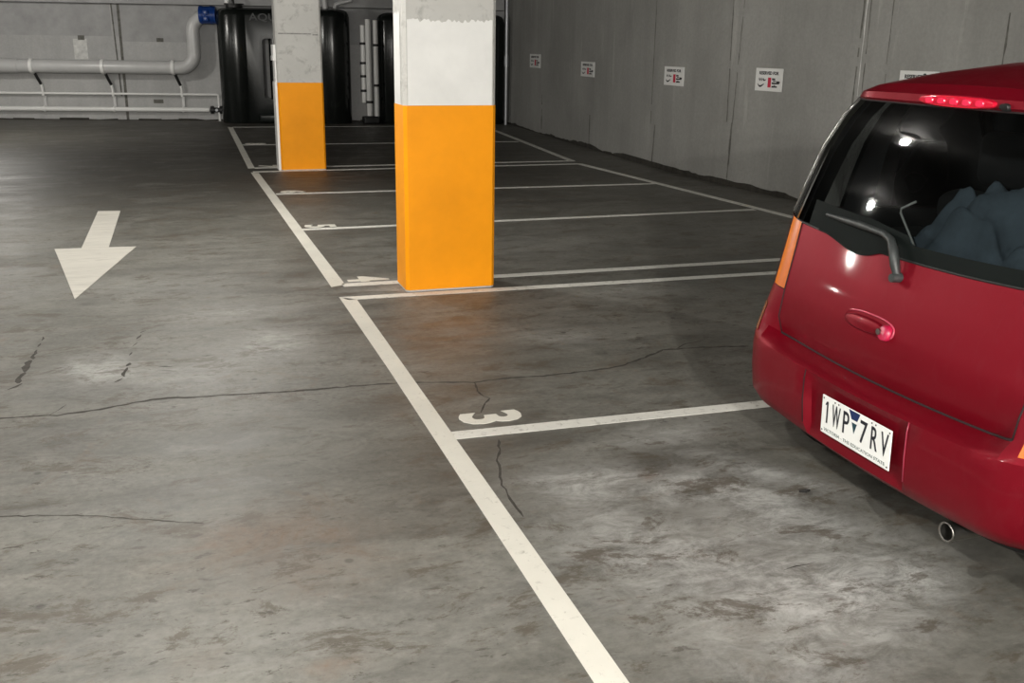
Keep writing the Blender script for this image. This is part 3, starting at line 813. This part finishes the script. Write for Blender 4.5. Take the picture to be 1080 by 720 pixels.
# plate recess pressed into the bumper
for j in (2, 3, 4):
    for i in range(NC):
        x, y, z = GRID[j][i]
        if i <= 4: GRID[j][i] = (x + (.026 if j < 4 else .020), y, z)
def P3(j, i, sgn=1, off=0.0):
    x, y, z = GRID[j][i]
    return Vector((x, y * sgn, z))
def panel(name, cells, mat, parent=None, smooth=True, off=0.0):
    """cells: iterable of (row, col, side)"""
    vid = {}; verts = []; faces = []
    def v(j, i, s):
        if i in (0, NC - 1): s = 1
        k = (j, i, s)
        if k not in vid: vid[k] = len(verts); verts.append(P3(j, i, s))
        return vid[k]
    for j, i, s in cells:
        q = [v(j, i, s), v(j, i + 1, s), v(j + 1, i + 1, s), v(j + 1, i, s)]
        # outward normals: mirrored winding
        faces.append(q[::-1] if s > 0 else q)
    if off:
        # push along averaged normals
        nrm = [Vector() for _ in verts]
        for f in faces:
            a, b, c = verts[f[0]], verts[f[1]], verts[f[2]]; n = (b - a).cross(c - a)
            for k in f: nrm[k] += n
        verts = [p + n.normalized() * off if n.length > 1e-9 else p for p, n in zip(verts, nrm)]
    o = mesh_obj(name, verts, faces, mat, parent or car, smooth)
    o.data.set_sharp_from_angle(angle=math.radians(38))
    return o
BOTH = (1, -1)
NR = len(ROWS) - 1
used = set()
def take(rows, cols, sides=BOTH):
    c = [(j, i, s) for j in rows for i in cols for s in sides if (j, i, s) not in used]
    used.update(c); return c
gA = cA + 1   # one arc column still belongs to the rear glass
c_bump = take(range(0, 5), range(0, cS + 2)) + take((5, 6), range(0, cA + 1))
o_bump = panel('rear_bumper', c_bump, M_car)
for s in BOTH:
    panel('corner_reflector', take((6, 7), range(cA + 2, cA + 4), (s,)), M_amber, off=.002)['label'] = 'thin amber reflector on the bumper corner'
E_ = {1: cA, -1: cA + 1}
panel('tailgate', take(range(7, 11), range(0, cA)) + take(range(7, 11), (cA,), (-1,)), M_car)
for s in BOTH:
    lamp = panel('tail_light', take((9, 10), range(E_[s] + 2, cS), (s,)), M_redlens, off=.003)
    panel('indicator_lens', take((9, 10), range(E_[s], E_[s] + 2), (s,)), M_amber, lamp, off=.004)['label'] = 'amber indicator lens'
gl = panel('rear_window', take(range(11, 15), range(0, gA)), M_glass)
for s in BOTH:
    panel('rear_pillar', take(range(11, 15), range(gA, cS), (s,)), M_gblack)
    panel('quarter_window', take(range(11, 15), range(cS, cS + 2), (s,)), M_qglass)
    panel('side_window', take(range(11, 15), range(cS + 4, cS + 8), (s,)), M_dark_glass)
    panel('side_window', take(range(11, 15), range(cS + 9, cS + 13), (s,)), M_dark_glass)
panel('windscreen', take(range(11, 15), range(cG - 2, NC - 1)), M_dark_glass)
panel('roof_spoiler', take((15, 16, 17), range(0, cS)), M_car)
fb = panel('front_bumper', take(range(0, 7), range(cF - 2, NC - 1)), M_car)
for s in BOTH:
    panel('headlight', take((7, 8), range(cF + 1, cG + 1), (s,)), M_headl)
body_cells = take(range(0, NR), range(0, NC - 1))
# body with roof cap
body = panel('body_shell', body_cells, M_car)
me = body.data; bmx = bmesh.new(); bmx.from_mesh(me)
top = [P3(NR, i, 1) for i in range(NC)] + [P3(NR, i, -1) for i in range(NC - 2, 0, -1)]
f = bmx.faces.new([bmx.verts.new(p) for p in top]); 
if f.normal.z < 0 or f.calc_center_median().z < 0: pass
bmesh.ops.remove_doubles(bmx, verts=bmx.verts[:], dist=1e-5)
f_ = [q for q in bmx.faces if len(q.verts) > 8]
for q in f_:
    q.normal_update()
    if q.normal.z < 0: q.normal_flip()
    q.smooth = True
bmx.to_mesh(me); bmx.free()
# dark lining inside every non-window cell, and the underbody
win = set()
for j in range(11, 15):
    for i in list(range(0, gA)) + [cS, cS + 1] + list(range(cS + 4, cS + 8)) + list(range(cS + 9, cS + 13)) + list(range(cG - 2, NC - 1)):
        win.add((j, i))
panel('interior_lining', [(j, i, s) for j in range(0, NR) for i in range(0, NC - 1) for s in BOTH if (j, i) not in win], M_inner, off=-.022)
bot = [P3(0, i, 1) for i in range(NC)] + [P3(0, i, -1) for i in range(NC - 2, 0, -1)]
mesh_obj('underbody', [(p.x, p.y, .30) if p.x < 1 else (p.x, p.y, .24) for p in bot], [tuple(range(len(bot)))], M_soot, car)

# panel gaps
def gap(pts, r=.0035, mat=M_gap, name='panel_gap'):
    bm = bmesh.new(); add_tube(bm, pts, r, 6); return bm_obj(name, bm, mat, car, True)
def line(j, i0, i1, s): return [P3(j, i, s) for i in range(i0, i1 + 1)]
gap([P3(7, i, -1) for i in range(cA + 1, 0, -1)] + [P3(7, i, 1) for i in range(0, cA + 1)], .006)
for s in BOTH:
    gap([P3(j, E_[s], s) for j in range(7, 12)], .003)
    gap([P3(9, i, s) for i in range(E_[s], cS + 1)], .004)
    gap([P3(j, cS + 2, s) for j in range(0, 8)], .003)
    gap([P3(j, 5, s) + Vector((-.001, 0, 0)) for j in range(2, 6)], .0022, M_pink if s < 0 else M_gap)  # right-hand recess edge is a highlight painted in pink, not a gap
    # bright strip standing in for the reflection along the pillar corner
    bm = bmesh.new(); add_tube(bm, [P3(j, cA + 4, s) + Vector((-.002, .002 * s, 0)) for j in range(11, 16)], .0065, 8)
    bm_obj('pillar_glint', bm, M_glint, car, True)
gap([P3(11, i, -1) for i in range(gA, 0, -1)] + [P3(11, i, 1) for i in range(0, gA + 1)], .0045, M_blackp, 'window_seal')
gap([P3(15, i, -1) for i in range(cS, 0, -1)] + [P3(15, i, 1) for i in range(0, cS + 1)], .004)
# roof edge rubber line
for s in BOTH:
    gap([P3(19, i, s) + Vector((0, 0, .004)) for i in range(cA + 3, cF + 1)], .006, M_blackp, 'roof_seal')

def rear_pt(y, z):
    """point on the rear face at lateral y, height z (above the bumper ledge uses the glass/tailgate rows)"""
    best = None
    for j in range(len(GRID) - 1):
        if j == 5 and z > .6: continue
        for i in range(0, cS):
            a, b = GRID[j][i], GRID[j][i + 1]
            if min(a[1], b[1]) - 1e-6 <= abs(y) <= max(a[1], b[1]) + 1e-6:
                u = 0 if b[1] == a[1] else (abs(y) - a[1]) / (b[1] - a[1])
                c, d = GRID[j + 1][i], GRID[j + 1][i + 1]
                lo = [a[k] + u * (b[k] - a[k]) for k in range(3)]; hi = [c[k] + u * (d[k] - c[k]) for k in range(3)]
                if lo[2] - 1e-6 <= z <= hi[2] + 1e-6 and j < 18:
                    t = (z - lo[2]) / max(1e-6, hi[2] - lo[2]); x = lo[0] + t * (hi[0] - lo[0])
                    if best is None or x < best: best = x
    return Vector((best if best is not None else .1, y, z))

# black frit along the foot of the rear glass
vs = []; fs = []
ys = [-.56 + 1.12 * k / 40 for k in range(41)]
for y_ in ys:
    ay = abs(y_)
    zb = 1.005 + (1.048 - 1.005) * (y_ / .806) ** 2
    h = .05
    if y_ > .02: h = .075 + .02 * min(1, (y_ - .02) / .2)
    a = rear_pt(y_, zb + .004); b = rear_pt(y_, zb + h)
    vs += [a + Vector((-.003, 0, 0)), b + Vector((-.003, 0, 0))]
for k in range(40): fs.append((2 * k, 2 * k + 1, 2 * k + 3, 2 * k + 2))
mesh_obj('window_frit', vs, fs, plain('glass_frit_black', (.005, .007, .0065), .6, spec=.06), gl, True)
# dark garnish dropping below the glass on the left of the wiper
vs = []; fs = []
K = 26
for k in range(K + 1):
    y_ = .49 - (.49 - .08) * k / K; u = k / K
    zb = 1.005 + .043 * (y_ / .806) ** 2
    drop = .030 * math.sin(PI * min(1, u * 1.12) ** 1.7) if u < .97 else .0
    a = rear_pt(y_, zb - max(.003, drop)); b = rear_pt(y_, zb + .008)
    vs += [a + Vector((-.004, 0, 0)), b + Vector((-.005, 0, 0))]
for k in range(K): fs.append((2 * k, 2 * k + 1, 2 * k + 3, 2 * k + 2))
mesh_obj('window_garnish', vs, fs, plain('garnish_black', (.005, .007, .0065), .6, spec=.06), gl, True)

# high brake light in the spoiler
def oval(n, a, b, p=2.6):
    return [(a * math.copysign(abs(math.cos(2 * PI * k / n)) ** (2 / p), math.cos(2 * PI * k / n)), b * math.copysign(abs(math.sin(2 * PI * k / n)) ** (2 / p), math.sin(2 * PI * k / n))) for k in range(n)]
def rear_badge(name, yc, zc, a, b, d0, d1, mat, parent, n=40, p=2.6, shrink=.85):
    bm = bmesh.new(); R0 = []; R1 = []; R2 = []
    for u, v in oval(n, a, b, p):
        q = rear_pt(yc + u, zc + v); R0.append(bm.verts.new(q + Vector((-d0, 0, 0))))
        R1.append(bm.verts.new(rear_pt(yc + u * .97, zc + v * .94) + Vector((-d1 * .8, 0, 0))))
        R2.append(bm.verts.new(rear_pt(yc + u * shrink, zc + v * shrink) + Vector((-d1, 0, 0))))
    for A, B in ((R0, R1), (R1, R2)):
        for k in range(n): bm.faces.new((A[k], B[k], B[(k + 1) % n], A[(k + 1) % n]))
    bm.faces.new(R2)
    return bm_obj(name, bm, mat, parent, True, 50)
bl = rear_badge('brake_light', -.0, 1.503, .165, .020, .0, .014, M_led, car)
bl['label'] = 'long red high-level brake light in the roof spoiler'
for k in range(5):
    rear_badge('light_cell', -.11 + .055 * k, 1.503, .018, .011, .012, .0165, plain('brake_cell_%d' % k, (.62, .01, .05), .25, coat=.5, emit=(1, .03, .08), es=.10), bl, 20)
rear_badge('washer_jet', -.20, 1.497, .018, .012, 0, .012, M_blackp, car, 20)

# tailgate handle with lock
hd = rear_badge('tailgate_handle', .06, .782, .125, .030, .002, -.006, plain('handle_recess_red', (.13, .002, .010), .3, coat=.6), car)
rear_badge('handle_grip', .075, .780, .10, .022, -.004, .012, M_car, hd)
rear_badge('lock_button', -.035, .777, .026, .026, .0, .016, plain('lock_red', (.42, .01, .05), .2, coat=.8), hd, 24)
bm = bmesh.new(); q = rear_pt(-.015, .778); add_cyl(bm, q + Vector((-.004, 0, 0)), q + Vector((-.020, 0, 0)), .010, n=16)
bm_obj('lock', bm, M_chrome, hd, True, 40)
bm = bmesh.new(); add_tube(bm, [rear_pt(.06 + u, .782 + v) + Vector((-.002, 0, 0)) for u, v in oval(40, .128, .033)][4:24], .0035, 6)
bm_obj('handle_edge', bm, plain('handle_highlight', (.45, .06, .10), .2, coat=.6), hd, True)

# rear wiper
wr = bpy.data.objects.new('rear_wiper', None); COL.objects.link(wr); wr.parent = car
def gp(y, z, o): return rear_pt(y, z) + Vector((-o, 0, 0))
bm = bmesh.new(); add_tube(bm, [gp(.005, .955, .012), gp(.012, .99, .030), gp(.035, 1.03, .034), gp(.065, 1.062, .034), gp(.11, 1.074, .032), gp(.18, 1.077, .030)], [.012, .016, .016, .013, .011, .010], 10)
bm_obj('wiper_arm', bm, M_wiper, wr, True, 50)
bm = bmesh.new(); add_tube(bm, [gp(.12, 1.073, .024), gp(.24, 1.078, .020), gp(.36, 1.080, .018), gp(.455, 1.082, .016)], [.011, .013, .010, .006], 8)
bm_obj('wiper_blade', bm, M_wiper, wr, True, 50)
bm = bmesh.new(); q = rear_pt(.002, .950); add_cyl(bm, q + Vector((.0, 0, 0)), q + Vector((-.035, 0, 0)), .017, .014, 16)
bm_obj('wiper_pivot', bm, M_wiper, wr, True, 40)

# number plate
pw, ph = .365, .137
pl = bpy.data.objects.new('number_plate', None); COL.objects.link(pl); pl.parent = car
pl.location = (.006, -.026, .443); pl.rotation_euler = (0, math.radians(-2), 0)
RP = Matrix(((0, 0, -1), (-1, 0, 0), (0, 1, 0))).to_4x4()
bm = bmesh.new(); add_box(bm, -pw / 2, pw / 2, -ph / 2, ph / 2, -.002, .002, .0015, 1)
es = [e for e in bm.edges if abs(e.verts[0].co.z - e.verts[1].co.z) > .0005 and abs(e.verts[0].co.x) > pw / 2 - .01 and abs(e.verts[0].co.y) > ph / 2 - .01]
bmesh.ops.transform(bm, matrix=RP, verts=bm.verts[:])
bm_obj('plate', bm, M_plate, pl)
def on_plate(u, v, e=.0022): return RP @ Matrix.Translation((u, v, e))
X = [-.150, -.100, -.045, .048, .103, .153]
bm = bmesh.new()
for poly in ([(-.0035, -.039), (.0045, -.039), (.0045, .039), (-.0035, .039)], [(-.0035, .039), (-.0035, .028), (-.011, .022), (-.011, .028)]):
    bm.faces.new([bm.verts.new(on_plate(X[0] + u, .012 + v, .003) @ Vector((0, 0, 0))) for u, v in poly])
bm_obj('plate_character', bm, M_plateink, pl)
for ch, x in list(zip('1WP7RV', X))[1:]:
    text_obj('plate_character', ch, {'1': .018, 'W': .044, 'P': .032, '7': .036, 'R': .034, 'V': .036}[ch], .078, M_plateink, pl, on_plate(x, .012), extrude=.0012, bold=.004)
text_obj('plate_slogan', 'VICTORIA - THE EDUCATION STATE', .325, .011, M_plategrey, pl, on_plate(.0, -.052), extrude=.0008)
bm = bmesh.new(); q = [bm.verts.new(on_plate(u, v, .0024) @ Vector((0, 0, 0))) for u, v in ((-.035, .066), (.025, .066), (.012, .036), (-.018, .036))]; bm.faces.new(q)
bm_obj('plate_emblem', bm, M_navy, pl)
bm = bmesh.new(); q = [bm.verts.new(on_plate(u, v, .0024) @ Vector((0, 0, 0))) for u, v in ((-.016, .026), (.012, .026), (-.002, -.012))]; bm.faces.new(q)
bm_obj('plate_emblem', bm, plain('plate_green_navy', (.01, .05, .07), .4), pl)
bm = bmesh.new()
for u, v in ((-.173, .058), (.173, .058), (-.173, -.058), (.173, -.058), (-.11, .060), (-.09, .060), (.085, .060), (.105, .060)):
    bm = bmesh.new(); add_cyl(bm, on_plate(u, v, .001) @ Vector((0, 0, 0)), on_plate(u, v, .003) @ Vector((0, 0, 0)), .003, n=8)
    bm_obj('plate_screw', bm, M_blackp, pl)

# exhaust
ex = bpy.data.objects.new('exhaust_pipe', None); COL.objects.link(ex); ex.parent = car
bm = bmesh.new(); add_tube(bm, [(.087, -.40, .246), (.22, -.40, .246), (.36, -.40, .25)], .030, 20, False)
add_tube(bm, [(.087, -.40, .246), (.22, -.40, .246)], .026, 20, False); 
bm_obj('tail_pipe', bm, M_chrome, ex, True, 50)
bm = bmesh.new(); add_lathe(bm, [(.026, 0), (.031, -.004), (.033, 0), (.031, .008)], 24, Matrix.Translation((.087, -.40, .246)) @ Matrix.Rotation(PI / 2, 4, 'Y'))
bm_obj('pipe_rim', bm, M_chrome, ex, True)
bm = bmesh.new(); add_cyl(bm, (.13, -.40, .246), (.14, -.40, .246), .0265, n=20); bm_obj('pipe_throat', bm, M_soot, ex)
bm = bmesh.new(); add_lathe(bm, [(.0, .0), (.09, .0), (.10, .02), (.10, .36), (.08, .38), (0, .38)], 24, Matrix.Translation((.32, -.40, .27)) @ Matrix.Rotation(PI / 2, 4, 'Y'))
bm_obj('silencer', bm, M_soot, ex, True, 40)

# wheels
def wheel(x, y, s):
    w = bpy.data.objects.new('wheel', None); COL.objects.link(w); w.parent = car; w.location = (x, y, .29)
    R = Matrix.Rotation(-PI / 2 * s, 4, 'X')
    bm = bmesh.new(); add_lathe(bm, [(.19, -.085), (.25, -.09), (.28, -.075), (.29, -.05), (.29, .05), (.28, .075), (.25, .09), (.19, .085), (.19, -.085)], 40, R)
    bm_obj('tyre', bm, M_rubber, w, True, 50)
    bm = bmesh.new(); add_lathe(bm, [(.195, .08), (.185, .07), (.17, .03), (.17, -.08)], 40, R)
    add_lathe(bm, [(.0, .055), (.045, .055), (.055, .04), (.055, .02)], 24, R)
    for k in range(7):
        a = 2 * PI * k / 7
        add_box(bm, .045, .185, -.018, .018, .028, .052, .006, 1, R @ Matrix.Rotation(a, 4, 'Z'))
    bm_obj('rim', bm, M_alloy, w, True, 40)
    bm = bmesh.new(); add_cyl(bm, R @ Vector((0, 0, .0)), R @ Vector((0, 0, .012)), .13, n=24); bm_obj('brake_disc', bm, M_steel, w)
    bm = bmesh.new(); add_lathe(bm, [(.0, -.03), (.33, -.03), (.33, .0), (.31, .0), (.305, -.06)], 40, Matrix.Translation((0, (.815 - abs(y)) * s, .02)) @ R)
    bm_obj('wheel_arch', bm, M_blackp, w)
for x in (.64, 3.10):
    for s in BOTH: wheel(x, .708 * s, s)

# doors, mirrors, handles
for s in BOTH:
    gap([Vector((1.62, .833 * s, z)) for z in (.34, .6, .9)] + [P3(11, cS + 8, s)], .003)
    gap([P3(11, i, s) for i in range(cS, cF - 1)], .004)
    for x in (.98, 1.75):
        bm = bmesh.new(); add_box(bm, x, x + .17, .822 * s - .02, .822 * s + .02, .84, .875, .012, 3); bm_obj('door_handle', bm, M_car, car, True, 40)
    bm = bmesh.new(); add_box(bm, 2.44, 2.56, .92 * s - .10, .92 * s + .10, .97, 1.10, .045, 4)
    add_box(bm, 2.47, 2.53, .80 * s - .05, .80 * s + .05, .97, 1.01, .012, 2)
    bm_obj('wing_mirror', bm, M_car, car, True, 40)
bm = bmesh.new(); add_box(bm, 3.835, 3.87, -.42, .42, .34, .46, .012, 2); bm_obj('grille', bm, M_blackp, car)

# cabin: floor, shelf, seats
bm = bmesh.new(); add_box(bm, .12, 2.9, -.74, .74, .30, .36, .02); bm_obj('cabin_floor', bm, M_inner, car)
bm = bmesh.new(); add_box(bm, .215, .78, -.70, .70, .955, .975, .006); bm_obj('parcel_shelf', bm, M_inner, car)
def seat(x, y, w):
    s_ = bpy.data.objects.new('seat', None); COL.objects.link(s_); s_.parent = car; s_.location = (x, y, .36)
    bm = bmesh.new(); add_box(bm, 0, .48, -w / 2, w / 2, 0, .22, .05, 3); bm_obj('cushion', bm, M_seat, s_, True, 50)
    bm = bmesh.new(); add_box(bm, -.10, .06, -w / 2, w / 2, .15, .80, .06, 3, Matrix.Rotation(math.radians(-12), 4, 'Y')); bm_obj('backrest', bm, M_seat, s_, True, 50)
    hr = max(1, int(round(w / .5)))
    for k in range(hr):
        yy = (k - (hr - 1) / 2) * .52
        bm = bmesh.new(); add_box(bm, -.265, -.165, yy - .15, yy + .15, .82, 1.02, .045, 4); bm_obj('headrest', bm, M_seat, s_, True, 50)
        for dy in (-.06, .06):
            bm = bmesh.new(); add_cyl(bm, (-.20, yy + dy, .76), (-.21, yy + dy, .86), .008, n=8)
            bm_obj('headrest_post', bm, M_steel, s_)
seat(1.0, 0, 1.24); seat(1.85, .36, .52); seat(1.85, -.36, .52)
bm = bmesh.new(); add_box(bm, 2.45, 2.85, -.72, .72, .7, .98, .06, 3); bm_obj('dashboard', bm, M_inner, car, True, 40)
bm = bmesh.new(); add_lathe(bm, [(.17 + .015 * math.cos(a), .015 * math.sin(a)) for a in [2 * PI * k / 10 for k in range(11)]], 32, Matrix.Translation((2.33, -.36, .95)) @ Matrix.Rotation(math.radians(-65), 4, 'Y'))
bm_obj('steering_wheel', bm, M_inner, car, True)

# grey-blue jacket heaped on the parcel shelf
def jacket():
    verts = []; faces = []; N = 46; Mm = 46
    x0, y0 = .26, -.52; Lx, Ly = .40, .78
    for i in range(N + 1):
        for k in range(Mm + 1):
            u, w = i / N, k / Mm
            ed = min(1, 5 * min(u, 1 - u, w, 1 - w)) ** .6
            hump = .22 * math.exp(-(((u - .62) / .28) ** 2 + ((w - .42) / .26) ** 2)) + .13 * math.exp(-(((u - .45) / .3) ** 2 + ((w - .75) / .2) ** 2)) + .12 * math.exp(-(((u - .5) / .35) ** 2 + ((w - .1) / .15) ** 2))
            fold = abs(noise.noise(Vector((u * 4.2 + 4, w * 4.6 - u * 1.5, 1.3)))) * .15 + abs(noise.noise(Vector((u * 8, w * 9, 5)))) * .05
            z = (hump + fold + .02) * ed
            wob = noise.noise(Vector((u * 3, w * 3, 9))) * .05
            verts.append((CX + x0 + Lx * u + wob, CY + y0 + Ly * w + wob * .7, .978 + z))
    for i in range(N):
        for k in range(Mm):
            a = i * (Mm + 1) + k; faces.append((a, a + Mm + 1, a + Mm + 2, a + 1))
    o = mesh_obj('jacket', verts, faces, M_denim, None, True)
    tag(o, 'crumpled grey-blue jacket heaped inside the red car behind its rear window', 'jacket')
    # upright collar
    verts = []; faces = []
    n = 26; m = 8
    for i in range(n + 1):
        u = i / n; a = -.3 + 2.6 * u
        for k in range(m + 1):
            w = k / m; r = .13 + .03 * w + .012 * math.sin(7 * u)
            verts.append((CX + .50 - r * .55 * math.sin(a), CY - .12 + r * 1.15 * math.cos(a), 1.06 + .11 * w * (.75 + .35 * math.sin(5 * u + .6)) ))
    for i in range(n):
        for k in range(m):
            a = i * (m + 1) + k; faces.append((a, a + m + 1, a + m + 2, a + 1))
    mesh_obj('collar', verts, faces, M_denim, o, True)
jacket()
# bent metal rod leaning in the boot
bm = bmesh.new(); add_tube(bm, [(CX + .30, CY + .17, 1.165), (CX + .285, CY + .22, 1.135), (CX + .28, CY + .215, 1.12), (CX + .255, CY + .10, 1.03), (CX + .25, CY + .075, .99)], .004, 8)
tag(bm_obj('bent_rod', bm, M_cord, None, True), 'thin bent grey rod behind the car rear window, left of the jacket', 'rod')

# twig on the floor behind the car
bm = bmesh.new(); add_tube(bm, [(2.19, 3.035, .006), (2.215, 3.028, .007), (2.235, 3.032, .006)], [.004, .007, .004], 8)
tag(bm_obj('debris_scrap', bm, M_soot), 'small black scrap lying on the floor near the car bumper', 'scrap')

# ------------------------------------------------------------------ lamps
def lamp(x, y, power, size=.30, label=None):
    t = empty('ceiling_light', label, 'ceiling light', (x, y, 2.75), 0, 'round lights on the garage ceiling')
    bm = bmesh.new(); add_lathe(bm, [(.0, -.001), (size / 2 + .03, -.001), (size / 2 + .03, -.05), (size / 2, -.055), (size / 2, -.02), (0, -.02)], 32)
    bm_obj('housing', bm, M_lamp, t, True, 40)
    bm = bmesh.new(); add_lathe(bm, [(0, -.055), (.085, -.055), (.09, -.045), (.09, -.002), (0, -.002)], 32); bm_obj('base_plate', bm, M_lamp, t, True, 40)
    L = bpy.data.lights.new('lamp', 'POINT'); L.shadow_soft_size = size / 2; L.energy = power; L.color = (1, .965, .90)
    o = bpy.data.objects.new('lamp', L); COL.objects.link(o); o.location = (x, y, 2.75 - .075 - size / 2)
    return t
LAMPS = [(-.5, 6.7, 45, 'over the aisle beside the near column'), (-.5, 1.0, 110, 'over the aisle left of the car'), (-.4, -4.0, 660, 'behind the viewer'),
         (-3.4, 10.5, 30, 'left of the painted arrow'), (-3.8, 3.5, 90, 'far left of the car'), (-3.2, 19.5, 75, 'by the pipes on the back wall'),
         (.2, 9.6, 80, 'over the aisle between the columns'), (-9, 9.3, 70, 'deep in the left half'), (-9, 0, 70, 'at the left rear'), (-9, 18, 60, 'at the far left'),
         (-1.2, -5.4, 330, 'unseen fill added behind the viewer on the right')]  # last one is an extra lamp put in to fill wall and columns
for x, y, p, where in LAMPS:
    lamp(x, y, p, .11, 'round white light on the ceiling, ' + where)

W_ = bpy.data.worlds.new('World'); S.world = W_; W_.use_nodes = True
W_.node_tree.nodes['Background'].inputs['Color'].default_value = (.9, .95, 1, 1)
W_.node_tree.nodes['Background'].inputs['Strength'].default_value = .05

# ------------------------------------------------------------------ camera
f_px, pitch, roll, yaw = 1055.04, .2872809, .0149144, .3197649
cy, sy = math.cos(yaw), math.sin(yaw)
fw0 = Vector((sy, cy, 0)); r0 = Vector((cy, -sy, 0)); u0 = Vector((0, 0, 1))
fw = fw0 * math.cos(pitch) - u0 * math.sin(pitch); up = u0 * math.cos(pitch) + fw0 * math.sin(pitch)
r = r0 * math.cos(roll) + up * math.sin(roll); u = up * math.cos(roll) - r0 * math.sin(roll)
cam = bpy.data.cameras.new('camera'); co = bpy.data.objects.new('camera', cam); COL.objects.link(co)
cam.sensor_width = 36; cam.lens = f_px / 1080 * 36; cam.clip_start = .05
co.matrix_world = Matrix(((r.x, u.x, -fw.x, 0), (r.y, u.y, -fw.y, 0), (r.z, u.z, -fw.z, 1.65), (0, 0, 0, 1)))
S.camera = co
S.view_settings.view_transform = 'Standard'
S.view_settings.look = 'None'
S.view_settings.exposure = 1.28
